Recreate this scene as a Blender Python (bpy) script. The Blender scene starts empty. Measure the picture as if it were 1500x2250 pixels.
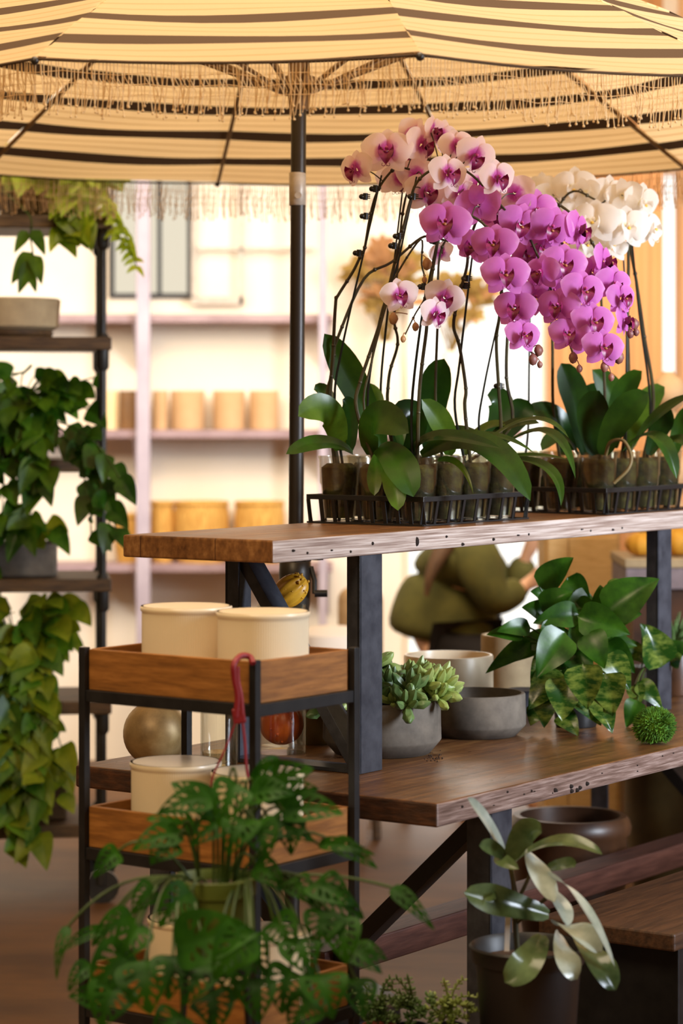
import bpy, math, random
from mathutils import Vector as V, Matrix, Euler
PI = math.pi
random.seed(7)
SC = bpy.context.scene
COL = SC.collection

# ------------------------------------------------------------------ camera
F = 5600.0            # focal length in pixels of the 1500 x 2250 frame
HZ = 888.0            # pixel row of the horizon (eye level)
H = 1.565             # eye height
cam = bpy.data.cameras.new('camera')
camo = bpy.data.objects.new('camera', cam)
COL.objects.link(camo)
camo.location = (0, 0, H)
camo.rotation_euler = (PI / 2, 0, 0)
cam.sensor_fit = 'VERTICAL'
cam.sensor_height = 36.0
cam.sensor_width = 24.0
cam.lens = F / 2250.0 * 36.0
cam.shift_y = -(1125.0 - HZ) / 2250.0
cam.clip_end = 100
cam.dof.use_dof = True
cam.dof.focus_distance = 5.8
cam.dof.aperture_fstop = 2.7
SC.camera = camo

# ------------------------------------------------------------------ light
SC.view_settings.view_transform = 'Standard'
SC.view_settings.look = 'None'
SC.view_settings.gamma = 1
SC.view_settings.use_curve_mapping = False
SC.view_settings.exposure = 0.0
world = bpy.data.worlds.new('world')
SC.world = world
world.use_nodes = True
wb = world.node_tree.nodes['Background']
# warm surroundings, brighter overhead than towards the ground
_nt = world.node_tree
_tc = _nt.nodes.new('ShaderNodeTexCoord')
_sx = _nt.nodes.new('ShaderNodeSeparateXYZ')
_mr = _nt.nodes.new('ShaderNodeMapRange')
_mr.inputs['From Min'].default_value = -0.25
_mr.inputs['From Max'].default_value = 0.7
_mr.inputs['To Min'].default_value = 0.02
_mr.inputs['To Max'].default_value = 0.36
_nt.links.new(_tc.outputs['Generated'], _sx.inputs[0])
_nt.links.new(_sx.outputs['Z'], _mr.inputs['Value'])
_nt.links.new(_mr.outputs['Result'], wb.inputs[1])
wb.inputs[0].default_value = (1.0, 0.70, 0.38, 1)


def area(name, loc, target, sx, sy, power, color, spread=180):
    l = bpy.data.lights.new(name, 'AREA')
    l.shape = 'RECTANGLE'
    l.size = sx
    l.size_y = sy
    l.energy = power
    l.color = color
    l.spread = math.radians(spread)
    o = bpy.data.objects.new(name, l)
    COL.objects.link(o)
    o.location = loc
    d = V(target) - V(loc)
    o.rotation_euler = d.to_track_quat('-Z', 'Y').to_euler()
    return o


area('skylight', (0.0, 5.5, 5.4), (0, 6.1, 0), 3.6, 3.4, 350, (1.0, 0.78, 0.54))
area('wall_fill_rear', (0.0, 9.0, 2.45), (0.0, 11.2, 1.6), 6.0, 0.9, 84, (1.0, 0.89, 0.79), 150)  # added fill lamp hung in mid-room to brighten the back wall, no fixture there
area('daylight_right', (4.6, 3.8, 2.5), (0.6, 6.7, 1.75), 0.9, 2.4, 84, (0.78, 0.87, 1.0), 64)
area('warm_fill_front', (-2.0, 1.0, 4.6), (-0.2, 5.0, 1.1), 1.6, 1.6, 150, (1.0, 0.76, 0.46))  # added warm fill from front left to brighten the cart pots, no known source
area('daylight_window', (0.59, 11.08, 1.35), (0.5, 6.0, 1.25), 0.58, 2.1, 10, (1.0, 0.95, 0.86))


# ------------------------------------------------------------------ colours and materials
def lin(c):
    c /= 255.0
    return c / 12.92 if c <= 0.04045 else ((c + 0.055) / 1.055) ** 2.4


def rgb(r, g, b):
    return (lin(r), lin(g), lin(b), 1)


def newmat(name):
    m = bpy.data.materials.new(name)
    m.use_nodes = True
    nt = m.node_tree
    return m, nt, nt.nodes['Principled BSDF'], nt.nodes['Material Output']


def noise_mat(name, c1, c2, scale=8, rough=0.6, metal=0.0, stretch=(1, 1, 1), detail=6, bump=0.0, spec=0.5,
              c3=None, lo=0.35, hi=0.65, coat=0.0):
    m, nt, b, out = newmat(name)
    tc = nt.nodes.new('ShaderNodeTexCoord')
    mp = nt.nodes.new('ShaderNodeMapping')
    mp.inputs['Scale'].default_value = stretch
    nz = nt.nodes.new('ShaderNodeTexNoise')
    nz.inputs['Scale'].default_value = scale
    nz.inputs['Detail'].default_value = detail
    nz.inputs['Roughness'].default_value = 0.6
    rp = nt.nodes.new('ShaderNodeValToRGB')
    rp.color_ramp.elements[0].position = lo
    rp.color_ramp.elements[1].position = hi
    rp.color_ramp.elements[0].color = c1
    rp.color_ramp.elements[1].color = c2
    if c3:
        e = rp.color_ramp.elements.new((lo + hi) / 2)
        e.color = c3
    L = nt.links.new
    L(tc.outputs['Object'], mp.inputs['Vector'])
    L(mp.outputs['Vector'], nz.inputs['Vector'])
    L(nz.outputs['Fac'], rp.inputs['Fac'])
    L(rp.outputs['Color'], b.inputs['Base Color'])
    b.inputs['Roughness'].default_value = rough
    b.inputs['Metallic'].default_value = metal
    b.inputs['Specular IOR Level'].default_value = spec
    b.inputs['Coat Weight'].default_value = coat
    if bump:
        bp = nt.nodes.new('ShaderNodeBump')
        bp.inputs['Strength'].default_value = bump
        bp.inputs['Distance'].default_value = 0.01
        L(nz.outputs['Fac'], bp.inputs['Height'])
        L(bp.outputs['Normal'], b.inputs['Normal'])
    return m


def plain(name, c, rough=0.5, metal=0.0, spec=0.5):
    m, nt, b, out = newmat(name)
    b.inputs['Base Color'].default_value = c
    b.inputs['Roughness'].default_value = rough
    b.inputs['Metallic'].default_value = metal
    b.inputs['Specular IOR Level'].default_value = spec
    return m


def leaf_mat(name, c1, c2, trans=0.35, rough=0.35, scale=14, spec=0.5, tcol=None, lo=0.35, hi=0.7, stretch=(1, 1, 1)):
    """leaf surface: principled mixed with light coming through the blade"""
    m = noise_mat(name, c1, c2, scale=scale, rough=rough, spec=spec, lo=lo, hi=hi, bump=0.05, stretch=stretch)
    nt = m.node_tree
    b = nt.nodes['Principled BSDF']
    out = nt.nodes['Material Output']
    t = nt.nodes.new('ShaderNodeBsdfTranslucent')
    mx = nt.nodes.new('ShaderNodeMixShader')
    mx.inputs[0].default_value = trans
    if tcol:
        t.inputs['Color'].default_value = tcol
    else:
        nt.links.new(b.inputs['Base Color'].links[0].from_socket, t.inputs['Color'])
    nt.links.new(b.outputs[0], mx.inputs[1])
    nt.links.new(t.outputs[0], mx.inputs[2])
    nt.links.new(mx.outputs[0], out.inputs['Surface'])
    return m


def petal_mat(name, stops, trans=0.4):
    """petal colour runs outward from the flower's heart"""
    m, nt, b, out = newmat(name)
    L = nt.links.new
    tc = nt.nodes.new('ShaderNodeTexCoord')
    vm = nt.nodes.new('ShaderNodeVectorMath')
    vm.operation = 'LENGTH'
    mul = nt.nodes.new('ShaderNodeMath')
    mul.operation = 'MULTIPLY_ADD'
    mul.inputs[1].default_value = 1 / 0.07
    nz = nt.nodes.new('ShaderNodeTexNoise')
    nz.inputs['Scale'].default_value = 60
    nm = nt.nodes.new('ShaderNodeMath')
    nm.operation = 'MULTIPLY_ADD'
    nm.inputs[1].default_value = 0.25
    nm.inputs[2].default_value = -0.125
    rp = nt.nodes.new('ShaderNodeValToRGB')
    el = rp.color_ramp.elements
    while len(el) < len(stops):
        el.new(0.5)
    for e, (p, c) in zip(el, stops):
        e.position = p
        e.color = c
    L(tc.outputs['Object'], vm.inputs[0])
    L(tc.outputs['Object'], nz.inputs['Vector'])
    L(nz.outputs['Fac'], nm.inputs[0])
    L(vm.outputs['Value'], mul.inputs[0])
    L(nm.outputs[0], mul.inputs[2])
    L(mul.outputs[0], rp.inputs['Fac'])
    L(rp.outputs['Color'], b.inputs['Base Color'])
    b.inputs['Roughness'].default_value = 0.55
    b.inputs['Specular IOR Level'].default_value = 0.25
    t = nt.nodes.new('ShaderNodeBsdfTranslucent')
    L(rp.outputs['Color'], t.inputs['Color'])
    mx = nt.nodes.new('ShaderNodeMixShader')
    mx.inputs[0].default_value = trans
    L(b.outputs[0], mx.inputs[1])
    L(t.outputs[0], mx.inputs[2])
    L(mx.outputs[0], out.inputs['Surface'])
    return m


def cloth_mat(name, c, trans=0.5):
    m, nt, b, out = newmat(name)
    L = nt.links.new
    b.inputs['Base Color'].default_value = c
    b.inputs['Roughness'].default_value = 0.9
    b.inputs['Specular IOR Level'].default_value = 0.1
    t = nt.nodes.new('ShaderNodeBsdfTranslucent')
    t.inputs['Color'].default_value = c
    mx = nt.nodes.new('ShaderNodeMixShader')
    mx.inputs[0].default_value = trans
    L(b.outputs[0], mx.inputs[1])
    L(t.outputs[0], mx.inputs[2])
    L(mx.outputs[0], out.inputs['Surface'])
    return m


def clear_mat(name, tint, gloss=0.12, rough=0.08):
    m, nt, b, out = newmat(name)
    L = nt.links.new
    tr = nt.nodes.new('ShaderNodeBsdfTransparent')
    tr.inputs['Color'].default_value = tint
    gl = nt.nodes.new('ShaderNodeBsdfGlossy')
    gl.inputs['Roughness'].default_value = rough
    lw = nt.nodes.new('ShaderNodeLayerWeight')
    lw.inputs['Blend'].default_value = 0.35
    ad = nt.nodes.new('ShaderNodeMath')
    ad.operation = 'MULTIPLY_ADD'
    ad.inputs[1].default_value = 0.45
    ad.inputs[2].default_value = gloss
    mx = nt.nodes.new('ShaderNodeMixShader')
    L(lw.outputs['Facing'], ad.inputs[0])
    L(ad.outputs[0], mx.inputs[0])
    L(tr.outputs[0], mx.inputs[1])
    L(gl.outputs[0], mx.inputs[2])
    L(mx.outputs[0], out.inputs['Surface'])
    return m


def emit(name, c, s):
    m, nt, b, out = newmat(name)
    e = nt.nodes.new('ShaderNodeEmission')
    e.inputs[0].default_value = c
    e.inputs[1].default_value = s
    nt.links.new(e.outputs[0], out.inputs['Surface'])
    return m


def plank_mat(name, c1, c2, c3, width, rough):
    """old sawn planks laid along the local x axis: grain, blotches, saw marks and seams"""
    m, nt, b, out = newmat(name)
    L = nt.links.new
    N = nt.nodes.new
    tc = N('ShaderNodeTexCoord')

    def nz(sc, stretch, det):
        mp = N('ShaderNodeMapping')
        mp.inputs['Scale'].default_value = stretch
        n = N('ShaderNodeTexNoise')
        n.inputs['Scale'].default_value = sc
        n.inputs['Detail'].default_value = det
        n.inputs['Roughness'].default_value = 0.65
        L(tc.outputs['Object'], mp.inputs['Vector'])
        L(mp.outputs['Vector'], n.inputs['Vector'])
        return n.outputs['Fac']

    def mth(op, a, b_):
        n = N('ShaderNodeMath')
        n.operation = op
        for k, v in ((0, a), (1, b_)):
            if isinstance(v, (int, float)):
                n.inputs[k].default_value = v
            else:
                L(v, n.inputs[k])
        return n.outputs[0]
    g = nz(7, (0.6, 9, 6), 10)
    bl = nz(5, (0.8, 1.6, 1), 6)
    saw = nz(30, (3.0, 0.25, 1), 4)
    mix = mth('ADD', mth('MULTIPLY', g, 0.66), mth('ADD', mth('MULTIPLY', bl, 0.30), mth('MULTIPLY', saw, 0.22)))
    br = N('ShaderNodeTexBrick')
    br.inputs['Scale'].default_value = 1.0
    br.inputs['Brick Width'].default_value = 6.0
    br.inputs['Row Height'].default_value = width
    br.inputs['Mortar Size'].default_value = 0.0016
    br.inputs['Mortar Smooth'].default_value = 0.3
    br.inputs['Color1'].default_value = (0.42, 0.42, 0.42, 1)
    br.inputs['Color2'].default_value = (0.58, 0.58, 0.58, 1)
    br.inputs['Mortar'].default_value = (0, 0, 0, 1)
    L(tc.outputs['Object'], br.inputs['Vector'])
    sp = N('ShaderNodeSeparateColor')
    L(br.outputs['Color'], sp.inputs[0])
    mix = mth('ADD', mix, mth('MULTIPLY', mth('SUBTRACT', sp.outputs[0], 0.5), 0.45))
    rp = N('ShaderNodeValToRGB')
    e = rp.color_ramp.elements
    e[0].position, e[1].position = 0.42, 0.80
    e[0].color, e[1].color = c1, c3
    q = e.new(0.6)
    q.color = c2
    L(mix, rp.inputs['Fac'])
    L(rp.outputs['Color'], b.inputs['Base Color'])
    L(mth('ADD', mth('MULTIPLY', bl, 0.35), rough - 0.15), b.inputs['Roughness'])
    bp = N('ShaderNodeBump')
    bp.inputs['Strength'].default_value = 0.35
    bp.inputs['Distance'].default_value = 0.006
    L(mix, bp.inputs['Height'])
    L(bp.outputs['Normal'], b.inputs['Normal'])
    return m


M = {}
M['floor'] = noise_mat('floor_concrete', rgb(84, 52, 22), rgb(116, 77, 36), 1.6, 0.55, stretch=(1, 2.2, 1), detail=8, c3=rgb(102, 66, 30))
M['wall'] = noise_mat('wall_plaster', rgb(240, 228, 205), rgb(248, 238, 220), 1.2, 0.9)
M['tan_wall'] = noise_mat('tan_plaster', rgb(226, 176, 124), rgb(234, 188, 138), 1.5, 0.9)
M['lilac'] = noise_mat('lilac_paint', rgb(176, 164, 176), rgb(194, 182, 192), 6, 0.6)
M['board'] = noise_mat('pinkish_board', rgb(150, 124, 126), rgb(176, 150, 152), 6, 0.6, stretch=(1, 8, 1))
M['dark_frame'] = plain('dark_window_metal', rgb(48, 50, 52), 0.5)
M['pane'] = emit('daylit_pane', (1.0, 0.90, 0.70, 1), 0.85)
M['pane_hot'] = emit('bright_daylight', (1.0, 0.97, 0.90, 1), 1.5)
M['pane_slit'] = emit('bright_slit', (1.0, 0.98, 0.93, 1), 1.6)
M['steel'] = noise_mat('blackened_steel', rgb(56, 58, 66), rgb(78, 80, 88), 22, 0.36, 0.3, bump=0.03)
M['blacksteel'] = noise_mat('black_steel', rgb(20, 20, 22), rgb(34, 33, 34), 18, 0.45, 0.2)
M['table_wood'] = plank_mat('reclaimed_tabletop', rgb(58, 34, 18), rgb(106, 70, 40), rgb(150, 108, 64), 0.163, 0.30)
M['shelf_wood'] = plank_mat('reclaimed_shelf', rgb(80, 46, 22), rgb(130, 86, 46), rgb(176, 128, 78), 0.205, 0.36)
M['shelf_edge_lit'] = noise_mat('sidelit_shelf_edge', rgb(122, 98, 86), rgb(198, 182, 172), 9, 0.5, stretch=(0.55, 6, 24), detail=10, bump=0.18,  # brown plank; cool side light on its front edge is painted in as paler grain
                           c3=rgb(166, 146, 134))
M['table_edge_lit'] = noise_mat('sidelit_table_edge', rgb(84, 62, 52), rgb(160, 138, 128), 10, 0.4, stretch=(0.9, 6, 18), detail=10, bump=0.25,  # grey-lilac tone paints raking side light onto the brown table's front edge
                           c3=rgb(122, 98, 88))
M['end_grain'] = noise_mat('dark_end_grain', rgb(46, 24, 12), rgb(84, 48, 24), 9, 0.6, stretch=(5, 2, 8), bump=0.3, c3=rgb(62, 34, 16))
M['hole'] = plain('old_nail_hole', rgb(26, 14, 8), 0.9)
M['cart_wood'] = noise_mat('cart_wood', rgb(122, 76, 30), rgb(164, 108, 50), 8, 0.5, stretch=(1.2, 1.2, 12), detail=8, bump=0.08,
                           c3=rgb(144, 92, 38))
M['red_wood'] = noise_mat('reddish_beam', rgb(66, 36, 28), rgb(96, 58, 46), 9, 0.5, stretch=(0.8, 8, 8), bump=0.15)
M['bench_wood'] = noise_mat('dark_bench_wood', rgb(50, 32, 20), rgb(84, 56, 36), 9, 0.5, stretch=(0.8, 8, 8), bump=0.2)
M['left_wood'] = noise_mat('dark_shelf_wood', rgb(62, 42, 22), rgb(96, 70, 40), 8, 0.6, stretch=(1, 8, 8))
M['pipe'] = noise_mat('iron_pipe', rgb(34, 31, 28), rgb(52, 48, 42), 12, 0.5, 0.3)
M['white_pot'] = noise_mat('cream_glazed_clay', rgb(238, 218, 184), rgb(243, 224, 191), 5, 0.3)
M['concrete'] = noise_mat('grey_concrete', rgb(70, 63, 54), rgb(112, 102, 90), 9, 0.8, bump=0.12, c3=rgb(90, 81, 71))
M['concrete_lt'] = noise_mat('pale_concrete', rgb(150, 128, 96), rgb(186, 164, 126), 7, 0.8, bump=0.06)
M['aged_vase'] = noise_mat('aged_metal_vase', rgb(112, 88, 56), rgb(186, 160, 116), 7, 0.45, 0.25, c3=rgb(150, 122, 80), bump=0.05)
M['soil'] = noise_mat('soil', rgb(34, 22, 14), rgb(64, 42, 26), 60, 0.95, bump=0.5)
M['bark'] = noise_mat('bark_and_moss', rgb(28, 27, 12), rgb(84, 84, 38), 26, 0.85, detail=8, c3=rgb(56, 52, 26), bump=0.6)
M['cup'] = clear_mat('clear_plastic_cup', (0.93, 0.92, 0.86, 1), 0.05, 0.16)
M['glass'] = clear_mat('clear_glass', (0.96, 0.97, 0.95, 1), 0.04, 0.03)
M['water'] = clear_mat('water', (0.86, 0.84, 0.70, 1), 0.08, 0.03)
M['tray'] = plain('black_plastic', rgb(30, 28, 28), 0.38)
M['orchid_leaf'] = leaf_mat('orchid_leaf', rgb(26, 54, 8), rgb(56, 92, 16), 0.3, 0.33, scale=9)
M['orchid_leaf2'] = leaf_mat('orchid_leaf_light', rgb(50, 82, 14), rgb(94, 124, 30), 0.34, 0.35, scale=9)
M['orchid_leaf3'] = leaf_mat('orchid_leaf_deep', rgb(16, 40, 8), rgb(36, 70, 12), 0.3, 0.28, scale=9)
M['spike'] = noise_mat('flower_spike', rgb(46, 34, 18), rgb(66, 60, 26), 20, 0.5)
M['stake'] = plain('dark_green_stake', rgb(24, 26, 18), 0.35)
M['clip'] = plain('black_clip', rgb(14, 18, 14), 0.4)
M['bud'] = noise_mat('bud_mauve', rgb(112, 66, 62), rgb(146, 92, 78), 20, 0.5)
M['bud_tan'] = noise_mat('bud_tan', rgb(150, 104, 64), rgb(186, 140, 92), 20, 0.5)
M['petal_pale'] = petal_mat('pale_pink_petal', [(0.08, rgb(186, 50, 150)), (0.26, rgb(214, 110, 192)), (0.42, rgb(244, 218, 224)), (1.0, rgb(250, 236, 226))], 0.5)
M['petal_mag'] = petal_mat('magenta_petal', [(0.06, rgb(208, 112, 188)), (0.30, rgb(208, 106, 192)), (0.75, rgb(220, 130, 206)), (1.0, rgb(238, 178, 222))], 0.5)
M['petal_white'] = petal_mat('white_petal', [(0.05, rgb(240, 226, 170)), (0.22, rgb(248, 242, 232)), (0.7, rgb(250, 246, 240)), (1.0, rgb(252, 250, 248))], 0.55)
M['lip'] = noise_mat('deep_magenta_lip', rgb(96, 6, 56), rgb(132, 14, 80), 90, 0.4)
M['lip_yellow'] = noise_mat('yellow_lip', rgb(212, 160, 30), rgb(240, 206, 90), 90, 0.4)
M['column'] = plain('flower_column', rgb(176, 60, 130), 0.5)
M['callus'] = plain('yellow_callus', rgb(150, 84, 44), 0.5)
M['pothos'] = leaf_mat('pothos_leaf', rgb(22, 62, 10), rgb(66, 112, 24), 0.38, 0.3, scale=16, stretch=(1, 1, 1))
M['pothos_var'] = leaf_mat('variegated_pothos_leaf', rgb(30, 68, 14), rgb(150, 164, 70), 0.3, 0.24, scale=26, lo=0.44, hi=0.8, stretch=(1, 1, 2.2))
M['pothos_dark'] = leaf_mat('dark_trailing_leaf', rgb(40, 88, 8), rgb(110, 152, 30), 0.5, 0.42, scale=10)
M['lime_leaf'] = leaf_mat('lime_leaf', rgb(150, 184, 22), rgb(214, 224, 70), 0.6, 0.45, scale=10)
M['olive_leaf'] = leaf_mat('olive_green_leaf', rgb(88, 120, 14), rgb(170, 180, 46), 0.55, 0.42, scale=8)
M['monstera'] = leaf_mat('monstera_leaf', rgb(22, 64, 6), rgb(54, 108, 16), 0.4, 0.5, scale=12, spec=0.2)
M['monstera_stem'] = plain('green_stem', rgb(56, 78, 22), 0.5)
M['ficus'] = leaf_mat('fig_leaf', rgb(40, 60, 28), rgb(104, 122, 78), 0.2, 0.2, scale=9)
M['ficus_sheen'] = leaf_mat('fig_leaf_sheen', rgb(128, 144, 130), rgb(204, 214, 208), 0.15, 0.18, scale=9)  # silvery gloss reflection painted as a pale leaf colour
M['succulent'] = leaf_mat('succulent_leaf', rgb(120, 142, 66), rgb(182, 196, 120), 0.1, 0.4, scale=16)
M['succulent_dk'] = leaf_mat('dark_succulent_leaf', rgb(70, 100, 52), rgb(120, 144, 86), 0.1, 0.4, scale=16)
M['moss'] = noise_mat('moss', rgb(44, 84, 10), rgb(92, 136, 26), 40, 0.9)
M['green_pot'] = noise_mat('olive_plastic_pot', rgb(84, 96, 30), rgb(98, 110, 38), 6, 0.5)
M['black_pot'] = plain('black_nursery_pot', rgb(26, 24, 24), 0.42)
M['terracotta'] = noise_mat('terracotta', rgb(120, 56, 34), rgb(150, 74, 46), 9, 0.8)
M['brown_pot'] = noise_mat('brown_glazed_pot', rgb(52, 32, 20), rgb(88, 56, 34), 6, 0.4)
M['olive_jar'] = noise_mat('olive_jar', rgb(92, 76, 40), rgb(116, 96, 54), 6, 0.6)
M['gourd_y'] = noise_mat('yellow_gourd', rgb(196, 136, 24), rgb(226, 172, 52), 18, 0.4)
M['gourd_o'] = noise_mat('orange_gourd', rgb(196, 72, 18), rgb(226, 110, 30), 22, 0.4)
M['red'] = plain('red_cord', rgb(128, 18, 28), 0.5)
M['straw'] = noise_mat('straw', rgb(186, 132, 54), rgb(232, 184, 96), 30, 0.8, stretch=(6, 6, 0.6))
M['tan_pot'] = noise_mat('tan_pot', rgb(196, 156, 108), rgb(212, 174, 128), 6, 0.7)
M['brown_can'] = noise_mat('brown_can', rgb(122, 88, 52), rgb(146, 108, 66), 6, 0.6)
M['cream_can'] = noise_mat('cream_can', rgb(236, 206, 150), rgb(244, 218, 168), 6, 0.6)
M['dried'] = leaf_mat('dried_plume', rgb(150, 120, 54), rgb(182, 150, 82), 0.4, 0.8, scale=12)
M['dried_brown'] = leaf_mat('dried_brown_plume', rgb(176, 126, 78), rgb(204, 156, 108), 0.4, 0.8, scale=12)
M['curtain'] = cloth_mat('tan_curtain', rgb(224, 170, 116), 0.25)
M['jacket'] = noise_mat('olive_jacket', rgb(72, 70, 24), rgb(92, 88, 34), 12, 0.9)
M['trousers'] = plain('black_trousers', rgb(26, 20, 18), 0.9)
M['skin'] = plain('skin', rgb(220, 170, 134), 0.55)
M['hair'] = noise_mat('light_brown_hair', rgb(66, 42, 20), rgb(104, 72, 38), 30, 0.7, stretch=(6, 6, 1))
M['wicker'] = noise_mat('wicker', rgb(196, 158, 100), rgb(216, 180, 124), 20, 0.8, stretch=(1, 1, 10))
M['grey_cloth'] = noise_mat('grey_lilac_cloth', rgb(120, 108, 112), rgb(146, 132, 136), 10, 0.9)
M['mustard'] = noise_mat('mustard', rgb(206, 142, 30), rgb(230, 172, 56), 12, 0.7)
M['cream_cloth'] = cloth_mat('cream_canopy_cloth', rgb(240, 212, 166), 0.6)
M['cream_line'] = cloth_mat('cream_canopy_pinstripe', rgb(216, 182, 132), 0.52)
M['dark_cloth'] = cloth_mat('dark_canopy_stripe', rgb(82, 64, 48), 0.14)
M['fringe'] = cloth_mat('canopy_fringe_yarn', rgb(236, 208, 160), 0.35)
M['pole'] = plain('umbrella_pole_paint', rgb(46, 38, 30), 0.4, 0.2)
M['rib'] = plain('umbrella_rib_paint', rgb(120, 92, 58), 0.5, 0.1)
M['silver'] = noise_mat('brushed_sleeve', rgb(166, 156, 142), rgb(190, 180, 166), 30, 0.4, 0.1)
M['pink_flower'] = plain('pink_petals', rgb(206, 110, 112), 0.6)
M['tan_chair'] = noise_mat('tan_chair_fabric', rgb(150, 118, 78), rgb(170, 138, 96), 12, 0.9)
M['pale_cushion'] = plain('white_cushion', rgb(240, 224, 206), 0.9)

# ------------------------------------------------------------------ mesh building
MW = {}


def P(px, py, y):
    """point of the place seen at pixel (px, py) and y metres into the scene"""
    return V(((px - 750.0) / F * y, y, H - (py - HZ) / F * y))


def bez(a, b, c, t):
    return a * (1 - t) ** 2 + b * 2 * t * (1 - t) + c * t * t


def catmull(pts, n=6):
    pts = [V(p) for p in pts]
    q = [pts[0] * 2 - pts[1]] + pts + [pts[-1] * 2 - pts[-2]]
    out = []
    for i in range(1, len(q) - 2):
        p0, p1, p2, p3 = q[i - 1], q[i], q[i + 1], q[i + 2]
        for k in range(n):
            t = k / n
            out.append(0.5 * (p1 * 2 + (p2 - p0) * t + (p0 * 2 - p1 * 5 + p2 * 4 - p3) * t * t + (p1 * 3 - p0 - p2 * 3 + p3) * t ** 3))
    out.append(pts[-1])
    return out


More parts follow.
